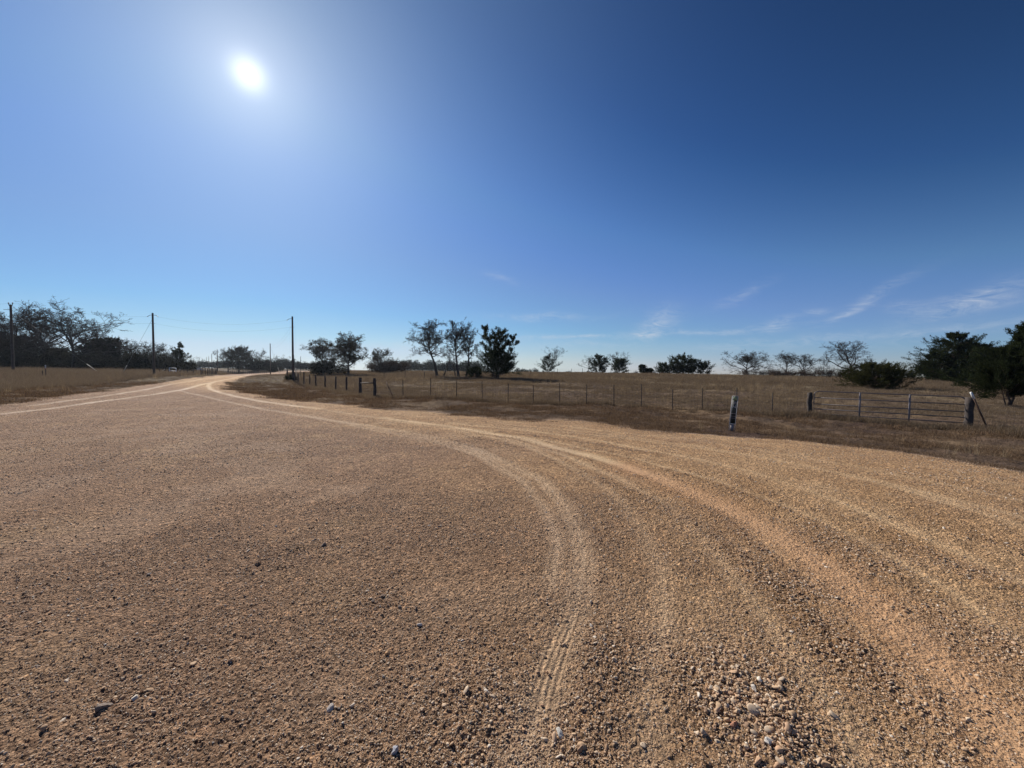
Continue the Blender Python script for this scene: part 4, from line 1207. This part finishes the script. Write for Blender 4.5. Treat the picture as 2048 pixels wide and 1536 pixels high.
def build_fences():
    # steel post fence with woven wire between corner and gate
    pA, pB = P(749, 24.0), P(1622, 18.1)
    pxs = [806, 861.6, 913.3, 964.8, 1016.6, 1067, 1120.4, 1174, 1229, 1284, 1346.7, 1407, 1475, 1546.5]
    root = empty('wire_fence', pA, 'long woven wire fence on thin steel posts between the pasture and the verge', 'fence')
    iv = Matrix.Translation(-Vector(pA))
    line = [pA]
    hv = Vector((pB.x - pA.x, pB.y - pA.y))
    for i, px in enumerate(pxs):
        hx, _ = hor(px)
        # intersection of column px with the fence line
        t = (hx * pA.y - pA.x) / (hv.x - hx * hv.y)
        x, y = pA.x + hv.x * t, pA.y + hv.y * t
        b = Vector((x, y, float(zground(x, y)[0])))
        line.append(b)
        mb = MB(); tpost(mb, b - pA, 1.16 + .07 * math.sin(i * 2.3), (random.uniform(-.02, .02), 0)); mb.build('steel_post', 'steel_post', root)
    line.append(pB)
    mesh_wire([p - pA for p in line], [.08, .2, .32, .46, .6, .76, .92, 1.08], .15).build('wire_mesh', 'wire', root)
    mb = MB(); a = Vector(P(772, 23.9)) - pA; b = Vector(P(788, 23.5)) - pA
    mb.tube([a + Vector((0, 0, 1.12)), b + Vector((0, 0, .02))], .025, 6); mb.build('brace', 'rust_pipe', root)

    # wooden post fence along the road
    posts = [(749.5, 24.0, 756.5, .095), (720.5, 27.5, 755, .10), (693, 31.0, 754, .07), (671, 34.8, 753, .07), (650, 39.5, 752, .075), (632, 43.5, 749.5, .075), (619, 47, 749, .07), (607, 50, 743.5, .08), (596, 53.5, 746.5, .075), (588.5, 56.0, 744, .09)]
    p0 = P(749.5, 24.0)
    root = empty('post_fence', p0, 'old round wooden post fence running along the road to the near utility pole', 'fence')
    line = []
    for i, (px, D, top, r) in enumerate(posts):
        b = P(px, D); h = htop(px, top, D) - b.z
        ln = {4: (.0, 0), 5: (-.05, 0), 7: (.03, 0)}.get(i, (random.uniform(-.015, .015), 0))
        wood_post(b - p0, h, r * 1.0, 500 + i, ln).build('post', 'post_wood', root)
        line.append(b - p0)
    a, b = line[0], line[1]
    mb = MB(); mb.tube([a + Vector((0, 0, .98)), b + Vector((0, 0, 1.02))], .04, 7); mb.build('brace_rail', 'post_wood', root)
    mesh_wire(line, [.1, .25, .42, .6, .78, .96, 1.12], .3, .004).build('wire_mesh', 'wire', root)

    # mesh fence past the gate
    p0 = P(1942, 15.2); line = [p0, P(1990, 14.8), P(2048, 14.2), P(2170, 12.8), P(2300, 11.6)]
    root = empty('wire_fence', p0, 'square woven wire fence past the metal gate under the lone near cedar', 'fence')
    mesh_wire([p - p0 for p in line], [.06, .2, .34, .48, .62, .78, .94], .17).build('wire_mesh', 'wire', root)
    for q in line[3:]:
        mb = MB(); tpost(mb, q - p0, 1.2); mb.build('steel_post', 'steel_post', root)

    # fence crossing the pasture
    spec = [(768, 62), (810, 60), (849, 60), (1061, 78), (1087, 80), (1115, 82), (1143, 84), (1165, 88), (1186, 92), (1203, 96), (1222, 99), (1240, 102), (1257, 105), (1272, 108), (1289, 111), (1304, 114)]
    p0 = P(768, 62)
    root = empty('wire_fence', p0, 'thin far fence crossing the pasture behind the dark cedar', 'fence')
    line = []
    for px, D in spec:
        b = P(px, D) - p0; line.append(b)
        mb = MB(); mb.tube([b + Vector((0, 0, -.2)), b + Vector((0, 0, 1.3))], .045, 6); mb.build('post', 'steel_post', root)
    mesh_wire(line, [.3, .6, .9, 1.15], 400, .006).build('wire', 'wire', root)

    # fence across the road, from the middle pole
    spec = [(319, 76, 741), (330, 76.5, 739), (337.5, 77, 742), (353, 78.5, 742), (360.5, 79, 741), (368, 79.5, 741), (374.5, 80, 741), (386.5, 81, 739.5), (402, 82, 736), (405.8, 82.8, 733), (410.8, 83.5, 736), (415.2, 84.5, 737), (418.4, 86, 736), (422, 88, 737), (425, 90, 736.5), (428, 92.5, 737), (431, 95, 737), (433.5, 98, 737)]
    p0 = P(319, 76)
    root = empty('post_fence', p0, 'crowded dark post fence across the road beside the pale little gate', 'fence')
    line = []
    for i, (px, D, top) in enumerate(spec):
        b = P(px, D); h = max(htop(px, top, D) - b.z, .9); line.append(b - p0)
        wood_post(b - p0, h, .085, 540 + i, (random.uniform(-.03, .03), 0)).build('post', 'post_wood', root)
    for a, b in ((line[0], line[1]), (line[3], line[4])):
        mb = MB(); mb.tube([a + Vector((0, 0, .15)), b + Vector((0, 0, 1.0))], .05, 6); mb.build('brace', 'guard_yellow', root)
    for part in (line[:3], line[3:]):
        mesh_wire(part, [.2, .45, .7, .95], 2.5, .007).build('wire_mesh', 'wire', root)
    # the pale little gate in it
    a, b = P(338.6, 76.6), P(352.3, 78.0)
    root = empty('farm_gate', a, 'small pale metal gate in the crowded post fence across the road', 'gate')
    d = (b - a); mb = MB()
    for h in (.3, 1.28): mb.tube([Vector((0, 0, h)), d + Vector((0, 0, h))], .055, 8)
    for t in (0, 1): mb.tube([d * t + Vector((0, 0, .28)), d * t + Vector((0, 0, 1.3))], .05, 8)
    mb.build('gate_frame', 'white_paint', root)
    mb = MB(); mb.tube([Vector((0, 0, .72)), d + Vector((0, 0, .72))], .06, 8); mb.build('rail', 'white_paint', root)

    # row of posts round the bend
    p0 = P(440, 132)
    root = empty('post_fence', p0, 'far row of short posts following the bend of the road', 'fence')
    line = []
    for i in range(26):
        px = 439 + i * 3.75; D = 128 + i * .7
        b = P(px, D) - p0; line.append(b)
        mb = MB(); mb.tube([b + Vector((0, 0, -.2)), b + Vector((random.uniform(-.05, .05), 0, 1.25 + random.uniform(-.1, .1)))], .085, 6); mb.build('post', 'post_wood', root)
    mesh_wire(line, [.3, .6, .9, 1.1], 400, .008).build('wire', 'wire', root)


def build_gate():
    a, b = P(1630, 18.0), P(1934, 15.4)
    za, zb = htop(1628, 836, 18.0), htop(1934, 856.5, 15.4)
    a = Vector((a.x, a.y, za)); b = Vector((b.x, b.y, zb))
    root = empty('farm_gate', a, 'long galvanised six-bar metal gate with two flat uprights', 'gate')
    d = b - a; L = d.length; u = d / L; up = Vector((0, 0, 1)); H = 1.26; rc = .17
    prof = []
    def pt(s, h): return u * s + up * h
    prof += [pt(0, 0), pt(0, H - rc)]
    for k in range(1, 7):
        t = k / 6 * math.pi / 2; prof.append(pt(rc - rc * math.cos(t), H - rc + rc * math.sin(t)))
    prof.append(pt(L - rc, H))
    for k in range(1, 7):
        t = k / 6 * math.pi / 2; prof.append(pt(L - rc + rc * math.sin(t), H - rc + rc * math.cos(t)))
    prof += [pt(L, 0)]
    mb = MB(); mb.tube(prof, .022, 10); mb.tube([pt(0, 0), pt(L, 0)], .022, 10); mb.build('gate_frame', 'galvanised', root, True)
    for h in (.215, .435, .665, .96):
        mb = MB(); mb.tube([pt(.01, h), pt(L - .01, h)], .0205, 10); mb.build('rail', 'galvanised', root, True)
    rz = math.atan2(u.y, u.x)
    for s in (L * .335, L * .665):
        mb = MB(); c = pt(s, H / 2); nrm = Vector((u.y, -u.x, 0)).normalized() * .028
        mb.box(c + nrm, (.062, .012, H + .02), rz); mb.build('upright', 'upright_zinc', root)
    for h in (.25, .95):
        mb = MB(); mb.tube([pt(L, h - .04), pt(L, h + .04)], .03, 8); mb.tube([pt(L, h), pt(L + .13, h)], .014, 6); mb.build('hinge', 'galvanised', root)
    mb = MB(); mb.tube([pt(0, .78), pt(-.06, .7) + Vector((0, -.03, 0)), pt(-.12, .66)], .008, 5); mb.build('chain', 'galvanised', root)
    # posts either side
    p = P(1621, 18.15); mb = wood_post(Vector((0, 0, 0)), htop(1621, 785, 18.15) - p.z, .105, 580); o = mb.build('gate_post', 'post_wood'); o.location = p
    tag(o, 'short weathered wooden post where the metal gate latches', 'post')
    p = P(1942, 15.15); mb = wood_post(Vector((0, 0, 0)), htop(1942, 795, 15.15) - p.z, .128, 581, (.02, 0)); o = mb.build('gate_post', 'post_wood'); o.location = p
    tag(o, 'thick barky wooden post carrying the metal gate hinges', 'post')
    q = P(1983, 15.0); top = Vector((hor(1943.5)[0] * 15.0, 15.0, htop(1943.5, 784.5, 15.0)))
    root = empty('brace_pole', q, 'leaning pipe brace with a white tip against the hinge post', 'pole')
    k = q + (top - q) * .83
    mb = MB(); mb.tube([Vector((0, 0, -.05)), k - q], .03, 8); mb.build('pipe', 'rust_pipe', root)
    mb = MB(); mb.tube([k - q, top - q], .034, 8); mb.build('pipe_tip', 'white_paint', root)


build_fences()
build_gate()

# ------------------------------------------------------------------ utility poles and lines


def sagline(a, b, sag, n=14):
    t = np.linspace(0, 1, n)[:, None]; a = np.asarray(a, float); b = np.asarray(b, float)
    p = a * (1 - t) + b * t; p[:, 2:] -= 4 * sag * t * (1 - t); return p


def upole(px, D, top, label, r=.15, arms='both', guy=None):
    b = P(px, D); H = htop(px, top, D) - b.z
    root = empty('utility_pole', b, label, 'pole', 'utility poles along the road')
    mb = MB(); n = 8; t = np.linspace(0, 1, n)
    mb.tube(np.stack([t * 0, t * 0, -.5 + t * (H + .5)], 1), r * (1.05 - .35 * t), 10); mb.build('pole', 'pole_wood', root, True)
    att = {}
    if arms == 'vee':
        for s in (-1, 1):
            m = MB(); m.tube([(0, 0, H - .5), (s * .28, 0, H - .05), (s * .30, 0, H + .10)], .035, 6); k = m.build('bracket', 'pole_wood', root)
            m = MB(); m.tube([(s * .30, 0, H + .10), (s * .30, 0, H + .22), (s * .30, 0, H + .30)], (.06, .085, .04), 8); m.build('insulator', 'insulator', k)
        m = MB(); m.tube([(0, 0, H - .75), (-.95, -.1, H - .75)], .03, 6); m.build('bracket', 'pole_wood', root)
        att['hi'] = b + Vector((.3, 0, H + .2)); att['lo'] = b + Vector((.1, 0, H - 1.1))
    elif arms:
        for s in ((-1, 1) if arms == 'both' else (-1,)):
            m = MB(); m.tube([(0, 0, H - .30), (s * .4, 0, H - .33), (s * .72, 0, H - .48)], .028, 6); k = m.build('bracket', 'pole_wood', root)
            m = MB(); m.tube([(s * .72, 0, H - .48), (s * .76, 0, H - .54), (s * .80, 0, H - .58)], (.035, .055, .03), 7); m.build('insulator', 'insulator', k)
        m = MB()
        for s in (-1, 1): m.tube([(0, 0, H - 1.55), (s * .28, 0, H - 1.56)], .022, 5)
        m.build('spool_bracket', 'pole_wood', root)
        att['hl'] = b + Vector((-.8, 0, H - .56)); att['hr'] = b + Vector((.8, 0, H - .56)); att['hi'] = att['hr']
        att['ll'] = b + Vector((-.26, 0, H - 1.56)); att['lr'] = b + Vector((.26, 0, H - 1.56)); att['lo'] = att['lr']
    return root, b, H, att


def guywire(bpole, H, root, gpx, gD, h0):
    g = P(gpx, gD); mb = MB()
    a = Vector((0, 0, h0)); e = g - bpole
    mb.tube([a, e], .014, 5); mb.build('guy_wire', 'cable', root)
    mb = MB(); s = e + (a - e).normalized() * .05; mb.tube([s, e + (a - e).normalized() * 2.3], .055, 7); mb.build('guy_guard', 'guard_yellow', root)


def span(a, b, sag, label, r=.006):
    o = mesh_np('power_line', *tubes(sagline(a, b, sag)[None], np.full((1, 14), r), 4), 'cable')
    tag(o, label, 'power line', 'power lines between the poles')


def build_poles():
    r1, b1, H1, a1 = upole(26, 57, 609, 'dark utility pole with a vee top in front of the great bare oaks', .17, 'vee')
    r2, b2, H2, a2 = upole(308, 58, 626, 'utility pole with two drooping brackets beside the crowded post fence', .16, 'both')
    r3, b3, H3, a3 = upole(586, 57, 633, 'utility pole at the end of the wooden post fence, the nearest one', .155, 'left')
    r4, b4, H4, a4 = upole(541, 126, 687, 'utility pole on the low bank beyond the bend', .15, None)
    for (px, D, top, lb, rr) in ((435, 140, 699, 'bare far pole, first of the row down the lane', .16), (424, 215, 707.5, 'second far pole down the lane', .17), (418, 285, 712.5, 'third far pole down the lane', .18), (413.5, 350, 714, 'last and faintest far pole down the lane', .18)):
        upole(px, D, top, lb, rr, None)
    guywire(b1, H1, r1, 200, 66, H1 - .9)
    guywire(b2, H2, r2, 243, 62, H2 - .8)
    guywire(b3, H3, r3, 594, 60, H3 * .55)
    guywire(b4, H4, r4, 560, 124, H4 - .5)
    span(a1['hi'], a2['hl'], .5, 'upper wire between the vee-topped pole and the bracketed pole')
    span(a1['lo'], a2['ll'], .5, 'lower wire between the vee-topped pole and the bracketed pole')
    span(a2['hr'], a3['hl'], .85, 'upper sagging wire across the road to the nearest pole')
    span(a2['lr'], a3['ll'], .9, 'lower sagging wire across the road to the nearest pole')
    span(a3['ll'], b4 + Vector((0, 0, H4 - .2)), 1.2, 'wire running back from the nearest pole to the bank pole')
    span(a3['ll'] + Vector((0, 0, -.6)), b4 + Vector((0, 0, H4 - .9)), 1.3, 'lower wire running back from the nearest pole to the bank pole')
    e = P(-200, 50); e.z += H1
    span(a1['hi'], e, .6, 'upper wire leaving the vee-topped pole out of the picture')
    # things at the foot of the nearest pole
    p = P(574, 60); mb = wood_post(Vector((0, 0, 0)), 1.75, .09, 600, (.03, 0)); o = mb.build('leaning_post', 'post_wood'); o.location = p
    tag(o, 'leaning wooden post in the vines beside the nearest utility pole', 'post')
    thicket('vine_bush', 580.5, 58.5, 744, 17, 601, 'dark viny bush at the foot of the nearest utility pole', None, 'cedar_leaf', 1800, (.12, .06), 8, cat='bush')
    thicket('vine_bush', 591, 56.5, 752, 9, 602, 'small bush against the last post of the wooden fence', None, 'brush_leaf', 700, (.10, .05), 6, cat='bush')
    p = P(601.5, 68); root = empty('pipe_frame', p, 'thin tall pipe with two cross rails behind the nearest utility pole', 'frame')
    mb = MB(); mb.tube([(0, 0, -.1), (0, 0, htop(601.5, 713, 68) - p.z)], .035, 6); mb.build('upright', 'steel_post', root)
    for h in (.55, 1.15):
        mb = MB(); mb.tube([(0, 0, h), (-1.05, .1, h)], .03, 6); mb.build('rail', 'galvanised', root)
    # marker posts across the road
    p = P(91, 50); root = empty('marker_post', p, 'slim utility marker with a white head and red collar in the tall grass', 'marker')
    h = htop(91, 730, 50) - p.z
    mb = MB(); mb.tube([(0, 0, -.1), (0, 0, h - .55)], .045, 8); mb.build('post', 'pole_wood', root)
    mb = MB(); mb.tube([(0, 0, h - .55), (0, 0, h - .42)], .06, 8); mb.build('collar', 'marker_red', root)
    mb = MB(); mb.tube([(0, 0, h - .42), (0, 0, h - .02), (0, 0, h)], (.055, .055, .03), 8); mb.build('head', 'sign_white', root)
    p = P(84.5, 51); mb = MB(); mb.tube([(0, 0, -.2), (0, 0, 1.0)], .05, 7); o = mb.build('stub_post', 'post_wood'); o.location = p
    tag(o, 'short dark stub post next to the white-headed marker', 'post')


build_poles()

# ------------------------------------------------------------------ sign on the verge


def build_sign():
    b = P(1466.5, 11.2)
    root = empty('yard_sign', b, 'narrow dark roadside sign with pale frame and green header on the verge', 'sign', rz=R(-34))
    h_t = htop(1473, 792.5, 11.2) - b.z; h_b = htop(1467, 847, 11.2) - b.z; w = .125
    ln = .07                                      # the whole sign leans
    rot = Matrix(((1, 0, ln), (0, 1, 0), (0, 0, 1)))
    til = [[1, 0, ln], [0, 1, 0], [0, 0, 1]]
    def bx(c, size):
        m = MB(); cc = Vector((c[0] + ln * c[2], c[1], c[2])); m.box(cc, size, 0, til); return m
    H = h_t - h_b; zc = (h_t + h_b) / 2
    p = bx((0, 0, zc), (w, .012, H)).build('panel', 'sign_dark', root)
    bx((0, -.0085, h_t - H * .075), (w - .01, .004, H * .14)).build('header', 'sign_green', p)
    bx((-w / 2 - .012, 0, h_t / 2 + .0), (.020, .022, h_t + .02)).build('frame_post', 'sign_white', root)
    bx((w / 2 + .007, 0, h_t / 2), (.012, .018, h_t)).build('frame_post', 'sign_white', root)
    bx((0, 0, h_t + .008), (w, .018, .012)).build('frame_rail', 'sign_white', root)
    bx((0, 0, h_b - .008), (w, .018, .012)).build('frame_rail', 'sign_white', root)
    bx((-.005, -.004, .10), (w - .03, .006, .22)).build('flyer_pocket', 'sign_clear', root)
    # lettering: two large rows and three small lines, too small to be read
    for (txt, z, s) in (('VI', h_t - H * .30, .12), ('N', h_t - H * .43, .12)):
        cu = bpy.data.curves.new('letters', 'FONT'); cu.body = txt; cu.size = s; cu.extrude = .002; cu.align_x = 'CENTER'
        t = bpy.data.objects.new('letters', cu); COL.objects.link(t); t.parent = p
        t.rotation_euler = (R(90), 0, 0); t.location = (ln * z, -.0095, z); cu.materials.append(MATS['sign_white'])
    m = MB()
    for z, ww in ((.63, .17), (.73, .14), (.80, .12)):
        zz = h_t - H * z; m.box((ln * zz - .01, -.009, zz), (ww, .004, .016))
    m.build('small_print', 'sign_clear', p)


build_sign()

# ------------------------------------------------------------------ distant vehicle


def build_vehicle():
    b = P(394, 150); root = empty('parked_vehicle', b, 'far white vehicle glinting in the sun on the lane past the woods', 'vehicle', rz=R(-20))
    prof = [(-2.3, .45), (2.3, .45), (2.35, .95), (1.1, 1.1), (.6, 1.75), (-1.9, 1.8), (-2.3, 1.1)]
    m = MB(); n = len(prof); v = [(s * .85, x, z) for s in (-1, 1) for x, z in prof]
    m.add(v, [(i, (i + 1) % n, n + (i + 1) % n, n + i) for i in range(n)], [(0, i, i + 1) for i in range(1, n - 1)] + [(n, n + i + 1, n + i) for i in range(1, n - 1)])
    m.build('body', 'car_white', root)
    m = MB(); m.box((0, -2.20, 1.42), (1.4, .03, .5)); m.build('window', 'car_glass', root)
    m = MB(); m.box((0, .93, 1.42), (1.4, .03, .5), tilt=[[1, 0, 0], [0, .8, -.6], [0, .6, .8]]); m.build('windscreen', 'car_glass', root)
    for sx in (-1, 1):
        for sy in (-1.4, 1.45):
            m = MB(); m.tube([(sx * .72, sy, .36), (sx * .90, sy, .36)], .36, 14); m.build('wheel', 'tyre', root)


build_vehicle()

# ------------------------------------------------------------------ single stones and a weed on the gravel


def build_stones():
    spec = [(1120, 1463, .026, 'pale upright stone alone near the tyre print', (.6, .56, .5)), (840, 1255, .022, 'grey-white stone left of the tyre print', (.45, .43, .43)), (765, 1203, .024, 'brown stone, largest of the small dark huddle', (.2, .13, .09)),
            (747, 1212, .017, 'dark stone at the near side of the small huddle', (.14, .10, .08)), (800, 1222, .019, 'dark stone on the far side of the huddle', (.15, .11, .09)), (832, 1224, .016, 'small dark stone apart from the huddle', (.14, .10, .08)), (646, 1098, .03, 'dark clod beside the little weed', (.15, .11, .09)),
            (790, 1517, .026, 'blue-grey stone at the bottom edge of the gravel', (.34, .34, .38)), (1537, 1472, .03, 'big white stone at the near end of the stone heap', (.62, .58, .53)), (210, 1450, .032, 'dark flat stone on the bare left gravel', (.2, .15, .12)), (1508, 1372, .024, 'long pale stone on top of the stone heap', (.6, .53, .46)),
            (1468, 1436, .026, 'rust-red stone in the stone heap', (.42, .2, .12)), (774, 1315, .018, 'small orange stone left of the tyre prints', (.5, .28, .13)), (1182, 1248, .02, 'light grey stone beside the tyre print start', (.5, .46, .42)), (660, 1437, .022, 'pale stone on the open gravel near the camera', (.5, .44, .4))]
    for i, (px, py, s, lb, c) in enumerate(spec):
        x, y = g0(px, py); z = float(zground(x, y)[0])
        nm = 'stone_%d' % i
        mat('stone_tone_' + str(i), c, .85, var=.25, vscale=30)
        o = stone_mesh('stone', 700 + i, 3, 'stone_tone_' + str(i)); o.location = (x, y, z + s * .25); o.scale = (s, s, s); o.rotation_euler = (random.uniform(-.3, .3), random.uniform(-.3, .3), random.uniform(0, 6))
        tag(o, lb, 'stone', 'single stones on the gravel')
    x, y = g0(598, 1106); o = tuft_mesh('weed', 720, 26, .07, .03, .006, 'brush_leaf', 1.0); o.location = (x, y, float(zground(x, y)[0]))
    tag(o, 'tiny dark weed growing alone in the gravel', 'weed')


build_stones()


# ------------------------------------------------------------------ haze
def build_haze():
    mb = MB(); mb.box((0, 0, 1), (3100, 3100, 36))
    m = bpy.data.materials.new('haze'); m.use_nodes = True; m.node_tree.nodes.clear(); n = NT(m.node_tree)
    out = n.new('ShaderNodeOutputMaterial'); v = n.new('ShaderNodeVolumePrincipled')
    v.inputs['Color'].default_value = (.74, .84, 1.0, 1); v.inputs['Density'].default_value = HAZE; v.inputs['Anisotropy'].default_value = .55
    n.l.new(v.outputs[0], out.inputs['Volume']); MATS['haze'] = m
    m.cycles.homogeneous_volume = True
    tag(mb.build('haze', 'haze'), kind='stuff')


HAZE = .0001
build_haze()
